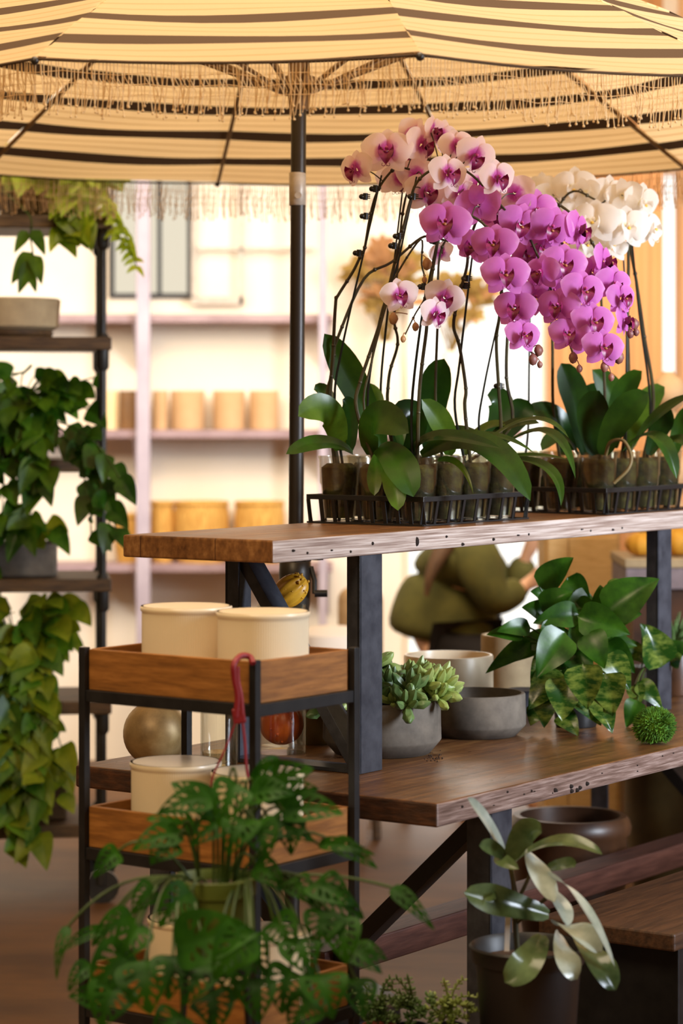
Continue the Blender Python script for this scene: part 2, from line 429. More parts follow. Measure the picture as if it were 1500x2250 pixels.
class MB:
    def __init__(s):
        s.v, s.f, s.m = [], [], []

    def add(s, vs, fs, mi=0):
        o = len(s.v)
        s.v += [V(p) for p in vs]
        s.f += [tuple(i + o for i in f) for f in fs]
        s.m += [mi] * len(fs)

    def box(s, a, b, tf=None, mi=0, fmi=None):
        (x0, y0, z0), (x1, y1, z1) = a, b
        c = [(x0, y0, z0), (x1, y0, z0), (x1, y1, z0), (x0, y1, z0), (x0, y0, z1), (x1, y0, z1), (x1, y1, z1), (x0, y1, z1)]
        if tf:
            c = [tf(*p) for p in c]
        o = len(s.v)
        s.v += [V(p) for p in c]
        fs = [(0, 3, 2, 1), (4, 5, 6, 7), (0, 1, 5, 4), (1, 2, 6, 5), (2, 3, 7, 6), (3, 0, 4, 7)]
        s.f += [tuple(i + o for i in f) for f in fs]
        s.m += (fmi if fmi else [mi] * 6)
        return s

    def bar(s, a, b, w, h, up=(0, 0, 1), mi=0):
        """rectangular bar from a to b, w across, h along up"""
        a, b = V(a), V(b)
        d = (b - a).normalized()
        side = d.cross(V(up)).normalized()
        u = side.cross(d).normalized()
        c = []
        for p in (a, b):
            for i, j in ((-1, -1), (1, -1), (1, 1), (-1, 1)):
                c.append(p + side * (i * w / 2) + u * (j * h / 2))
        s.add(c, [(0, 3, 2, 1), (4, 5, 6, 7), (0, 1, 5, 4), (1, 2, 6, 5), (2, 3, 7, 6), (3, 0, 4, 7)], mi)
        return s

    def tube(s, pts, r, n=8, mi=0, cap=True):
        pts = [V(p) for p in pts]
        N = len(pts)
        rr = r if isinstance(r, (list, tuple)) else [r] * N
        o = len(s.v)
        prev = None
        for i, p in enumerate(pts):
            d = (pts[min(i + 1, N - 1)] - pts[max(i - 1, 0)])
            if d.length < 1e-9:
                d = V((0, 0, 1))
            d.normalize()
            if prev is None:
                ref = V((0, 0, 1)) if abs(d.z) < 0.9 else V((1, 0, 0))
                a = d.cross(ref).normalized()
            else:
                a = (prev - d * prev.dot(d))
                a = a.normalized() if a.length > 1e-6 else d.orthogonal().normalized()
            prev = a
            b = d.cross(a)
            for k in range(n):
                t = 2 * PI * k / n
                s.v.append(p + (a * math.cos(t) + b * math.sin(t)) * rr[i])
        for i in range(N - 1):
            for k in range(n):
                k2 = (k + 1) % n
                s.f.append((o + i * n + k, o + i * n + k2, o + (i + 1) * n + k2, o + (i + 1) * n + k))
                s.m.append(mi)
        if cap:
            s.f.append(tuple(o + k for k in reversed(range(n))))
            s.f.append(tuple(o + (N - 1) * n + k for k in range(n)))
            s.m += [mi, mi]
        return s

    def lathe(s, prof, c, n=32, mi=0, mod=None, close=False):
        """profile [(r, z), ...] turned about the vertical through c"""
        c = V(c)
        o = len(s.v)
        for (r, z) in prof:
            for k in range(n):
                t = 2 * PI * k / n
                q = r * (mod(t, z) if mod else 1)
                s.v.append(c + V((q * math.cos(t), q * math.sin(t), z)))
        N = len(prof)
        for i in range(N - 1):
            for k in range(n):
                k2 = (k + 1) % n
                s.f.append((o + i * n + k, o + i * n + k2, o + (i + 1) * n + k2, o + (i + 1) * n + k))
                s.m.append(mi)
        if prof[0][0] > 1e-5:
            s.f.append(tuple(o + k for k in reversed(range(n))))
            s.m.append(mi)
        if prof[-1][0] > 1e-5 and close:
            s.f.append(tuple(o + (N - 1) * n + k for k in range(n)))
            s.m.append(mi)
        return s

    def ball(s, c, r, n=12, m=8, mi=0, mod=None):
        c = V(c)
        r = V(r) if not isinstance(r, (int, float)) else V((r, r, r))
        o = len(s.v)
        for i in range(m + 1):
            a = -PI / 2 + PI * i / m
            for k in range(n):
                t = 2 * PI * k / n
                q = mod(t, a) if mod else 1
                s.v.append(c + V((r.x * math.cos(a) * math.cos(t) * q, r.y * math.cos(a) * math.sin(t) * q, r.z * math.sin(a) * (1 if not mod else q))))
        for i in range(m):
            for k in range(n):
                k2 = (k + 1) % n
                s.f.append((o + i * n + k, o + i * n + k2, o + (i + 1) * n + k2, o + (i + 1) * n + k))
                s.m.append(mi)
        return s

    def leaf(s, a, b, c, w, nh, prof, n=10, m=4, fold=0.12, mi=0, holes=None, wave=0.0, cup=0.0, ph=0.0):
        """blade along the curve a-b-c, w wide at most, upper side towards nh"""
        a, b, c, nh = V(a), V(b), V(c), V(nh)
        o = len(s.v)
        W = 2 * m + 1
        for i in range(n + 1):
            t = i / n
            p = bez(a, b, c, t)
            d = ((b - a) * (1 - t) + (c - b) * t)
            if d.length < 1e-7:
                d = c - a
            d.normalize()
            side = d.cross(nh)
            if side.length < 1e-4:
                side = d.orthogonal()
            side.normalize()
            nn = side.cross(d)
            hw = w / 2 * prof(t)
            for k in range(W):
                x = (k - m) / m
                s.v.append(p + side * (x * hw) + nn * (fold * abs(x) * hw + cup * x * x * hw + wave * w * math.sin(t * 9 + ph + x * 2) * abs(x)))
        for i in range(n):
            for k in range(W - 1):
                if holes and holes(i, k, n, W - 1):
                    continue
                s.f.append((o + i * W + k, o + i * W + k + 1, o + (i + 1) * W + k + 1, o + (i + 1) * W + k))
                s.m.append(mi)
        return s

    def build(s, name, mats, parent=None, smooth=True, bevel=0.0, sub=0, thick=0.0, seg=2):
        me = bpy.data.meshes.new(name)
        inv = MW[parent.name].inverted() if parent is not None and parent.name in MW else Matrix()
        me.from_pydata([inv @ p for p in s.v], [], s.f)
        if not isinstance(mats, (list, tuple)):
            mats = [mats]
        for m in mats:
            me.materials.append(m)
        for p, mi in zip(me.polygons, s.m):
            p.material_index = mi
            p.use_smooth = smooth
        me.update()
        o = bpy.data.objects.new(name, me)
        COL.objects.link(o)
        if parent is not None:
            o.parent = parent
            MW[o.name] = MW.get(parent.name, Matrix())
        if thick:
            md = o.modifiers.new('thickness', 'SOLIDIFY')
            md.thickness = thick
            md.offset = 0
        if bevel:
            md = o.modifiers.new('bevel', 'BEVEL')
            md.width = bevel
            md.segments = seg
            md.limit_method = 'ANGLE'
            md.angle_limit = math.radians(40)
        if sub:
            md = o.modifiers.new('sub', 'SUBSURF')
            md.levels = sub
            md.render_levels = sub
        if smooth:
            try:
                me.set_sharp_from_angle(angle=math.radians(50))
            except Exception:
                pass
        return o


def thing(name, label, cat, loc=(0, 0, 0), rz=0.0, group=None):
    o = bpy.data.objects.new(name, None)
    o.empty_display_size = 0.05
    COL.objects.link(o)
    o.location = loc
    o.rotation_euler = (0, 0, rz)
    o['label'] = label
    o['category'] = cat
    if group:
        o['group'] = group
    MW[o.name] = Matrix.Translation(V(loc)) @ Matrix.Rotation(rz, 4, 'Z')
    return o


def struct(o):
    o['kind'] = 'structure'
    return o


# blade outlines
def p_ell(t):
    return max(0.0, math.sin(PI * min(1, t))) ** 0.75


def p_orch(t):
    return 0.25 * (1 - t) ** 3 + min(1.0, 1.25 * t ** 0.55) * max(0.0, 1 - t ** 5) ** 0.6 if t < 1 else 0.0


def p_heart(t):
    return max(0.03, math.sin(PI * t ** 0.52)) ** 0.85 if t < 1 else 0.0


def p_petal(t):
    return max(0.08, math.sin(PI * min(1, 0.06 + 0.94 * t ** 0.82))) ** 0.55 if t < 1 else 0.06


def p_long(t):
    return max(0.05, math.sin(PI * t ** 0.75)) ** 0.8 if t < 1 else 0.0


def p_fat(t):
    return (0.45 + 0.55 * math.sin(PI * min(1, t * 1.05))) if t < 0.9 else max(0.02, (1 - t) * 6)


TC = V((0, -1, 0.25))

# ------------------------------------------------------------------ table frame
TA = math.radians(55.0)
T0 = V((0.195, 5.2, 0))
UD = V((math.cos(TA), math.sin(TA), 0))
VD = V((-math.sin(TA), math.cos(TA), 0))


def T(u, v, z):
    return T0 + UD * u + VD * v + V((0, 0, z))


# ================================================================== SETTING
YB = 11.2
b = MB()
b.add([(-7, -1, 0), (8, -1, 0), (8, YB + 0.2, 0), (-7, YB + 0.2, 0)], [(0, 1, 2, 3)])
struct(b.build('floor', M['floor'], smooth=False))


def wall_piece(mb, x0, x1, z0, z1):
    mb.box((x0, YB, z0), (x1, YB + 0.2, z1))


b = MB()
# back wall with openings: window (left), tall glazed opening (middle), narrow slit (right)
W1 = (-1.02, -0.655, 2.03, 3.2)
W2 = (0.28, 0.90, 0.0, 2.46)
W3 = (1.385, 1.475, 0.0, 2.58)
wall_piece(b, -7, W1[0], 0, 5.5)
wall_piece(b, W1[0], W1[1], 0, W1[2])
wall_piece(b, W1[0], W1[1], W1[3], 5.5)
wall_piece(b, W1[1], W2[0], 0, 5.5)
wall_piece(b, W2[0], W2[1], W2[3], 5.5)
wall_piece(b, W2[1], W3[0], 0, 5.5)
wall_piece(b, W3[0], W3[1], W3[3], 5.5)
wall_piece(b, W3[1], 8, 0, 5.5)
struct(b.build('wall_back', M['wall'], smooth=False))


def window(name, w, pane, frame, fw, bars=()):
    x0, x1, z0, z1 = w
    o = MB()
    y0, y1 = YB - 0.03, YB + 0.06
    o.box((x0, y0, z0), (x0 + fw, y1, z1))
    o.box((x1 - fw, y0, z0), (x1, y1, z1))
    o.box((x0 + fw, y0, z0), (x1 - fw, y1, z0 + fw))
    o.box((x0 + fw, y0, z1 - fw), (x1 - fw, y1, z1))
    for bx in bars:
        o.box((bx - fw * 0.4, y0 + 0.01, z0 + fw), (bx + fw * 0.4, y1 - 0.01, z1 - fw))
    fr = struct(o.build(name, frame, smooth=False, bevel=0.004))
    p = MB()
    p.box((x0 + fw * 0.5, YB + 0.03, z0 + fw * 0.5), (x1 - fw * 0.5, YB + 0.04, z1 - fw * 0.5))
    p.build('window_pane', pane, fr, smooth=False)
    return fr


window('window_1', W1, M['pane'], M['dark_frame'], 0.022, bars=(-0.80,))
window('window_2', W2, M['pane_hot'], M['wall'], 0.02)
window('window_3', W3, M['pane_slit'], M['tan_wall'], 0.008)
# open casement leaf beside the window
b = MB()
for (x0, x1, z0, z1) in ((-0.655, -0.635, 2.03, 2.7), (-0.655, -0.43, 2.00, 2.035), (-0.445, -0.43, 2.0, 2.7), (-0.64, -0.12, 2.235, 2.25)):
    b.box((x0, YB - 0.07, z0), (x1, YB - 0.04, z1))
struct(b.build('trim_1', M['silver'], smooth=False))
# tan panel on the right part of the wall
b = MB()
b.box((0.905, YB - 0.03, 0), (1.38, YB - 0.001, 5.4))
b.box((1.48, YB - 0.03, 0), (8, YB - 0.001, 5.4))
struct(b.build('trim_2', M['tan_wall'], smooth=False))

# ================================================================== REAR WALL SHELVES
SY0, SY1 = 10.92, YB - 0.02
t = thing('wall_shelf_unit', 'lilac painted open shelving with three long boards against the cream back wall', 'shelving', (-0.5, 11.0, 0))


def XB(px, y=SY0):
    return (px - 750) / F * y


def ZB(py, y=SY0):
    return H - (py - HZ) / F * y


for i, px in enumerate((300, 700)):
    o = MB()
    o.box((XB(px), SY0 - 0.03, 0.0), (XB(px + (30 if i == 0 else 18)), SY0 + 0.02, ZB(330)))
    o.build('post', M['lilac'], t, smooth=False, bevel=0.005)
for (py, x1) in ((690, 730), (945, 1150), (1240, 730)):
    o = MB()
    o.box((XB(60), SY0 + 0.02, ZB(py + 18)), (XB(x1), SY1, ZB(py)))
    sh = o.build('shelf_board', M['board'], t, smooth=False, bevel=0.004)
    for px in (296, 716):
        k = MB()
        x = XB(px)
        k.add([(x - .012, SY0 + .03, ZB(py + 18)), (x - .012, SY1, ZB(py + 18)), (x - .012, SY1, ZB(py + 120)),
               (x + .012, SY0 + .03, ZB(py + 18)), (x + .012, SY1, ZB(py + 18)), (x + .012, SY1, ZB(py + 120))],
              [(0, 1, 2), (3, 5, 4), (0, 3, 4, 1), (1, 4, 5, 2), (2, 5, 3, 0)])
        k.build('bracket', M['lilac'], sh, smooth=False)


def pot_profile(r, h, lip=0.006, taper=0.0, foot=0.0):
    r0 = r - taper
    return [(r0 * 0.96, 0.0), (r0, 0.006), (r, h - 0.004), (r - 0.002, h), (r - lip, h), (r - lip - 0.002, h - 0.006), (r0 - lip - 0.002, 0.014), (0.0, 0.013)]


def simple_pot(name, label, cat, c, r, h, mat, group=None, taper=0.0, n=40, mod=None, lip=0.006):
    t = thing(name, label, cat, c, 0, group)
    o = MB()
    o.lathe(pot_profile(r, h, lip, taper), c, n, mod=mod)
    o.build('pot_body', mat, t)
    return t


zs = ZB(945) + 0.001
cans = [(244, 17, 'cream_can', 'narrow cream pot half hidden behind the iron pipe shelf post'),
        (281, 19, 'brown_can', 'brown cylinder pot beside the lilac shelf post, left side'),
        (352, 17, 'tan_pot', 'narrow tan cylinder pot just right of the lilac post'),
        (412, 37, 'tan_pot', 'widest tan cylinder pot on the middle wall shelf'),
        (503, 35, 'tan_pot', 'tan cylinder pot, fourth from the umbrella pole back along the shelf'),
        (580, 32, 'tan_pot', 'tan cylinder pot nearest left of the umbrella pole on the wall shelf')]
cans[4] = (503, 35, 'tan_pot', 'tan cylinder pot between the widest one and the one nearest the umbrella pole')
for px, hw, mt, lab in cans:
    y = 11.06
    simple_pot('cylinder_pot', lab, 'pot', (XB(px, y), y, zs), hw / F * y, 0.168, M[mt], 'cylinder pots on the middle wall shelf')
zs = ZB(1240) + 0.001
bask = [(282, 30, 'small straw basket left of the lilac post on the low wall shelf'), (357, 26, 'straw basket just right of the lilac post on the low wall shelf'),
        (442, 62, 'wide straw basket in the middle of the low wall shelf'), (570, 56, 'straw basket nearest left of the umbrella pole on the low wall shelf')]
for px, hw, lab in bask:
    y = 11.055
    r = hw / F * y
    t = thing('straw_basket', lab, 'basket', (XB(px, y), y, zs), 0, 'straw baskets on the low wall shelf')
    o = MB()
    hh = 0.255 if px > 300 else 0.2
    o.lathe([(r * 0.8, 0), (r, hh * 0.4), (r * 0.98, hh * 0.8), (r * 0.92, hh), (r * 0.86, hh), (r * 0.9, hh * 0.7), (r * 0.72, 0.02), (0, 0.02)], (XB(px, y), y, zs), 48,
            mod=lambda a, z: 1 + 0.02 * math.sin(a * 24 + z * 60))
    o.build('basket_body', M['straw'], t)
    o = MB()
    o.tube([(XB(px, y) + r * 0.9 * math.cos(a * PI / 14), y + r * 0.9 * math.sin(a * PI / 14), zs + hh) for a in range(29)], 0.012, 6)
    o.build('rim', M['straw'], t)


# dried bouquets in a pale vase on the long middle shelf
def bouquet(px, tips, mats, lab, vh, vr):
    y = 11.03
    c = V((XB(px, y), y, ZB(945) + 0.001))
    t = thing('dried_bouquet', lab, 'dried flowers', c)
    o = MB()
    o.lathe([(vr * .7, 0), (vr, vh * .35), (vr * .9, vh * .7), (vr * .55, vh), (vr * .5, vh), (vr * .8, vh * .7), (vr * .9, vh * .35), (vr * .6, .01), (0, .01)], c, 28)
    o.build('vase', M['wall'], t)
    st = MB()
    pl = [MB(), MB()]
    rn = random.Random(px)
    for (tx, ty, sz) in tips:
        for k in range(7):
            tip = P(tx + rn.uniform(-26, 26), ty + rn.uniform(-24, 24), y + rn.uniform(-.06, .06))
            a = c + V((rn.uniform(-.015, .015), rn.uniform(-.015, .015), vh - .02))
            mid = (a + tip) * .5 + V((0, 0, .03))
            st.tube([bez(a, mid, tip, q / 6) for q in range(7)], .0022, 5)
            m = pl[rn.randrange(2)]
            for q in range(6):
                d = V((rn.uniform(-1, 1), rn.uniform(-.6, .6), rn.uniform(-.2, 1))).normalized()
                m.leaf(tip - (tip - mid) * rn.uniform(0, .35), tip + d * sz * .5, tip + d * sz + V((0, 0, -.02)), sz * .45, (0, -1, .2), p_ell, 5, 2)
    st.build('stems', M['dried'], t)
    pl[0].build('plumes', M[mats[0]], t)
    pl[1].build('plumes', M[mats[1]], t)


bouquet(846, [(800, 590, .07), (850, 560, .08), (895, 590, .08), (825, 650, .06), (880, 640, .06)], ('dried', 'dried_brown'), 'ochre dried bouquet seen behind the thin left orchid stems', .38, .07)
bouquet(990, [(960, 640, .07), (1010, 620, .08), (1050, 640, .07), (1020, 690, .06)], ('dried_brown', 'dried'), 'brownish dried bouquet behind the lowest pale pink orchid flowers', .34, .07)

# hanging tan curtain on the right
c = V((1.12, 10.7, 0))
t = thing('curtain', 'tan floor-length curtain hanging left of the bright slit', 'curtain', c)
o = MB()
n = 60
vs = []
for z in (0.05, 3.4):
    for k in range(n + 1):
        x = 0.93 + 0.42 * k / n
        vs.append((x, 10.72 + 0.012 * math.sin(k * 0.6), z))
o.add(vs, [(k, k + 1, n + 2 + k, n + 1 + k) for k in range(n)])
o.build('drape', M['curtain'], t, thick=0.004)
o = MB()
o.tube([(0.86, 10.72, 3.42), (1.40, 10.72, 3.42)], 0.012)
o.build('rod', M['pipe'], t)

# ================================================================== LEFT PIPE SHELF
LS = math.radians(11.5)
S0 = V((-0.75, 8.0, 0))
EX = V((-math.cos(LS), -math.sin(LS) * 0.6, 0)).normalized()
EY = V((-EX.y, EX.x, 0)) * -1


def S(a, d, z):
    return S0 + EX * a + EY * d + V((0, 0, z))


LZ = [2.155, 1.775, 1.392, 1.018, 0.635, 0.25]
t_ls = thing('pipe_shelf', 'tall dark wood and iron pipe shelf unit crowded with trailing plants', 'shelf', S(0.5, 0.2, 0))
for z in LZ:
    o = MB()
    o.box((-0.028, -0.03, z - 0.04), (1.05, 0.40, z), S)
    o.build('shelf_board', M['left_wood'], t_ls, smooth=False, bevel=0.004)
for (a, d) in ((0, 0), (0, 0.37), (1.02, 0), (1.02, 0.37)):
    o = MB()
    o.tube([S(a, d, 0.10), S(a, d, LZ[0] - 0.04)], 0.0125, 12)
    for i, z in enumerate(LZ):
        o.tube([S(a, d, z - 0.04), S(a, d, z - 0.095), S(a, d, z - 0.105)], [0.021, 0.021, 0.014], 12)
        if i:
            o.tube([S(a, d, z + 0.012), S(a, d, z)], [0.016, 0.021], 12)
    po = o.build('pipe_post', M['pipe'], t_ls)
    o = MB()
    o.tube([S(a, d + 0.014, 0.052) + V((0.0, 0.0, 0)), S(a, d - 0.014, 0.052)], 0.052, 16)
    o.bar(S(a, d, 0.06), S(a, d, 0.12), 0.02, 0.05, (0, 1, 0))
    o.build('caster', M['pipe'], po)


def heart_leaf(mb, p, d, size, droop=0.5, mi=0, nh=None, prof=p_heart, wide=0.78, rn=random, m=3, n=8):
    d = V(d).normalized()
    b_ = p + d * size * 0.5
    c_ = p + d * size * 0.9 + V((0, 0, -droop * size * 0.7))
    nh = nh if nh is not None else V((rn.uniform(-.5, .5), -1, rn.uniform(.1, .9)))
    mb.leaf(p, b_, c_, size * wide, nh, prof, n, m, fold=rn.uniform(.05, .3), mi=mi)


def trailing(t, c, h, n_up, n_trail, length, size, mats, seed, spread=0.2, fwd=0.18, name='foliage', xr=(-1, 1), thick=0.0022):
    """bushy crown with vines spilling over the front edge"""
    rn = random.Random(seed)
    c = V(c)
    st, lf = MB(), MB()
    for k in range(n_up):
        a = rn.uniform(0, 2 * PI)
        r = spread * rn.uniform(.3, 1)
        tip = c + V((r * math.cos(a), r * math.sin(a) * .7, h * rn.uniform(.25, 1)))
        mid = (c + tip) * .5 + V((0, 0, h * .3))
        st.tube([bez(c, mid, tip, q / 5) for q in range(6)], thick, 5)
        d = V((math.cos(a), math.sin(a) * .6 - .6, rn.uniform(-.6, .3)))
        heart_leaf(lf, tip, d, size * rn.uniform(.7, 1.2), rn.uniform(.2, .9), mi=rn.randrange(len(mats)), rn=rn)
    for k in range(n_trail):
        x = rn.uniform(*xr) * spread
        L = length * rn.uniform(.35, 1)
        e0 = c + V((x * .6, -fwd * rn.uniform(.5, 1), .04))
        pts = [c, (c + e0) * .5 + V((0, 0, .07)), e0]
        p = e0.copy()
        m = max(4, int(L / .07))
        for q in range(m):
            p = p + V((rn.uniform(-.02, .02) + x * .04, rn.uniform(-.012, .008), -L / m))
            pts.append(p.copy())
        pts = catmull(pts, 2)
        st.tube(pts, thick, 5)
        for q in range(2, len(pts), 2):
            for w in range(2 if rn.random() < .5 else 1):
                s_ = rn.choice((-1, 1))
                d = V((s_ * rn.uniform(.2, 1), -rn.uniform(.2, .9), rn.uniform(-1.2, .1)))
                heart_leaf(lf, pts[q], d, size * rn.uniform(.6, 1.1), rn.uniform(.3, .9), mi=rn.randrange(len(mats)), rn=rn)
    st.build('stems', M['monstera_stem'], t)
    lf.build(name, mats, t)


# top: dark trough with a lime plant
c = S(0.20, 0.14, LZ[0] + 0.001)
t = thing('lime_plant', 'bright lime green plant in a dark trough on top of the pipe shelf', 'plant', c)
o = MB()
def SB(x, y, z, c=c):
    return c + EX * x + EY * y + V((0, 0, z))
o.box((-0.12, -0.08, 0), (0.12, 0.08, 0.10), SB)
o.build('trough', M['left_wood'], t, smooth=False, bevel=0.006)
o = MB()
o.box((-0.11, -0.07, 0.10), (0.11, 0.07, 0.104), SB)
o.build('soil', M['soil'], t, smooth=False)
trailing(t, c + V((0.05, -.07, .08)), .14, 90, 8, .20, .085, [M['lime_leaf'], M['olive_leaf']], 3, .19, .12, xr=(.5, 1.1))
# long sprays reaching out to the right
lf, st = MB(), MB()
rn = random.Random(5)
for (x1, y1) in ((262, 500), (300, 585), (250, 470), (225, 440), (285, 540)):
    a = c + V((.08, 0, .1))
    e = P(x1, y1, 7.95)
    md = P(x1 - 20, y1 - 70, 7.95)
    pts = [bez(a, md, e, q / 10) for q in range(11)]
    st.tube(pts, .002, 5)
    for q in range(4, 11):
        for s_ in (-1, 1):
            d = V((s_ * .8, -.4, rn.uniform(-.8, .1)))
            heart_leaf(lf, pts[q], d, .04, .5, rn=rn, wide=.45)
st.build('spray_stems', M['monstera_stem'], t)
lf.build('spray_leaves', M['lime_leaf'], t)

c = S(0.36, 0.06, LZ[0] + 0.001)
t = thing('trailing_vine', 'dark green vine whose few leaves hang below the top pipe shelf board', 'plant', c)
o = MB()
o.lathe(pot_profile(.05, .09, taper=.012), c, 24)
o.build('pot_body', M['black_pot'], t)
lf, st = MB(), MB()
a0 = c + V((0, 0, .08))
pts = catmull([a0, c + V((0.02, -.07, .10)), P(62, 470, 7.82), P(66, 520, 7.82), P(72, 560, 7.82), P(66, 600, 7.82)], 4)
st.tube(pts, .003, 5)
rn = random.Random(9)
for (x, y, dx, dy, sz) in ((60, 508, -.5, -.7, .075), (72, 505, .5, -.8, .085), (70, 555, -.8, -1, .11), (74, 560, .35, -1, .09), (66, 600, .4, -1, .06), (70, 575, -.5, -1, .1)):
    heart_leaf(lf, P(x, y, 7.82), V((dx, -.2, dy)), sz, .3, nh=V((.3, -1, .3)), rn=rn, wide=.5)
st.build('stems', M['monstera_stem'], t)
lf.build('foliage', M['pothos_dark'], t)

c = S(0.30, 0.17, LZ[1] + 0.001)
t = thing('concrete_bowl', 'wide shallow pale concrete bowl on a dark foot, second board of the pipe shelf', 'bowl', c)
o = MB()
o.lathe([(.15, .025), (.165, .035), (.172, .12), (.165, .125), (.155, .12), (.15, .045), (0, .04)], c, 40)
o.build('bowl_body', M['concrete_lt'], t)
o = MB()
o.lathe([(.14, 0), (.15, .012), (.145, .025), (0, .025)], c, 36)
o.build('foot', M['left_wood'], t)

c = S(0.26, 0.13, LZ[2] + 0.001)
t = thing('trailing_pothos', 'big dark green trailing pothos spilling over the third board of the pipe shelf', 'plant', c)
o = MB()
o.lathe(pot_profile(.11, .16, taper=.02), c, 32)
o.build('pot_body', M['brown_pot'], t)
trailing(t, c + V((0, -.03, .12)), .15, 70, 30, .42, .085, [M['pothos_dark'], M['pothos_dark'], M['pothos']], 11, .26, .17, xr=(-1, .75))
lf, st = MB(), MB()
for (x0, y0, x1, y1) in ((205, 960, 262, 1050), (200, 1000, 255, 1160), (215, 1000, 240, 1150), (200, 1030, 200, 1170)):
    a = c + V((.1, -.1, .12))
    e = P(x1, y1, 7.75)
    pts = [bez(a, P(x0, y0 - 30, 7.8), e, q / 8) for q in range(9)]
    st.tube(pts, .0025, 5)
    for q in range(2, 9):
        heart_leaf(lf, pts[q], V((rn.uniform(-.4, 1), -.4, rn.uniform(-1, .2))), rn.uniform(.07, .1), .5, rn=rn)
st.build('stems', M['monstera_stem'], t)
lf.build('side_foliage', M['pothos'], t)

c = S(0.24, 0.14, LZ[3] + 0.001)
t = thing('heartleaf_plant', 'yellow-green heartleaf plant trailing from a grey concrete planter to the floor', 'plant', c)
o = MB()
c4 = c
def SB4(x, y, z, c=c4):
    return c + EX * x + EY * y + V((0, 0, z))
o.box((-0.10, -0.08, 0), (0.10, 0.08, 0.105), SB4)
o.build('planter', M['concrete'], t, smooth=False, bevel=0.012, seg=3)
o = MB()
o.box((-0.085, -0.065, 0.105), (0.085, 0.065, 0.109), SB4)
o.build('soil', M['soil'], t, smooth=False)
trailing(t, c + V((-.02, -.02, .10)), .08, 12, 8, .60, .08, [M['pothos_dark'], M['olive_leaf'], M['pothos_dark']], 21, .11, .15, xr=(-2.2, -1.2))

c = S(0.24, 0.14, LZ[4] + 0.001)
t = thing('heartleaf_plant', 'dense olive-green foliage mass on the fifth board of the pipe shelf', 'plant', c)
o = MB()
o.lathe(pot_profile(.10, .15, taper=.02), c, 28)
o.build('pot_body', M['brown_pot'], t)
trailing(t, c + V((-.02, -.06, .12)), .20, 70, 26, .60, .10, [M['olive_leaf'], M['pothos_dark'], M['olive_leaf']], 31, .21, .16, xr=(-.9, .75))

c = S(0.22, 0.16, LZ[5] + 0.001)
t = thing('dark_planter', 'dark brown square planter on the lowest board of the pipe shelf', 'planter', c)
def SB5(x, y, z, c=c):
    return c + EX * x + EY * y + V((0, 0, z))
o = MB()
o.box((-.11, -.1, 0), (.11, .1, .14), SB5)
o.build('planter_body', M['left_wood'], t, smooth=False, bevel=.008)
o = MB()
o.box((-.12, -.11, .12), (.12, -.1, .145), SB5)
o.box((-.12, .1, .12), (.12, .11, .145), SB5)
o.box((-.12, -.1, .12), (-.11, .1, .145), SB5)
o.box((.11, -.1, .12), (.12, .1, .145), SB5)
o.build('rim', M['left_wood'], t, smooth=False)

# ================================================================== UMBRELLA
UX, UY = -0.117, 6.55
R, NR = 1.50, 12
ZR, ZA = H + 0.70, H + 1.40
PH = math.radians(100.5)
t_um = thing('patio_umbrella', 'striped cream and black fringed parasol with a black crank pole', 'umbrella', (UX, UY, 0))


def rib_pt(k, q, dz=0.0):
    a = PH + 2 * PI * k / NR
    r = R * q
    z = ZA - (ZA - ZR) * (q ** 1.06) + dz
    return V((UX + r * math.cos(a), UY + r * math.sin(a), z))


# stripe rows from the rim inwards
rows = [0.0]
mats_r = []
apo = R * math.cos(PI / NR)
pos = 0.0
while pos < apo - 0.16:
    for (w, mi) in ((0.026, 0), (0.006, 1), (0.022, 0), (0.006, 1), (0.026, 0), (0.041, 2)):
        pos += w
        rows.append(pos)
        mats_r.append(mi)
rows.append(apo * 0.985)
mats_r.append(0)
NSEG = 8
o = MB()
for k in range(NR):
    vs = []
    for d in rows:
        q = 1 - d / apo
        a_, b_ = rib_pt(k, q), rib_pt(k + 1, q)
        for s_ in range(NSEG + 1):
            x = s_ / NSEG
            p = a_.lerp(b_, x)
            sag = 4 * x * (1 - x) * q
            cen = V((UX, UY, p.z))
            p = p + (cen - p) * (0.012 * sag) + V((0, 0, -0.010 * sag + 0.003 * math.sin(k * 3 + d * 30 + x * 5)))
            vs.append(p)
    base = len(o.v)
    o.v += vs
    for i in range(len(rows) - 1):
        for s_ in range(NSEG):
            w = NSEG + 1
            o.f.append((base + i * w + s_, base + i * w + s_ + 1, base + (i + 1) * w + s_ + 1, base + (i + 1) * w + s_))
            o.m.append(mats_r[i])
canopy = o.build('canopy', [M['cream_cloth'], M['cream_line'], M['dark_cloth']], t_um, smooth=True)


def rim_pt(k, x, dz=0.0):
    a_, b_ = rib_pt(k, 1.0), rib_pt(k + 1, 1.0)
    p = a_.lerp(b_, x)
    sag = 4 * x * (1 - x)
    p = p + (V((UX, UY, p.z)) - p) * (0.012 * sag) + V((0, 0, -0.010 * sag + dz))
    return p


o = MB()
pts = []
for k in range(NR):
    for s_ in range(8):
        pts.append(rim_pt(k, s_ / 8, -.004))
pts.append(pts[0])
o.tube(pts, 0.0035, 6)
o.build('hem', M['dark_cloth'], canopy)
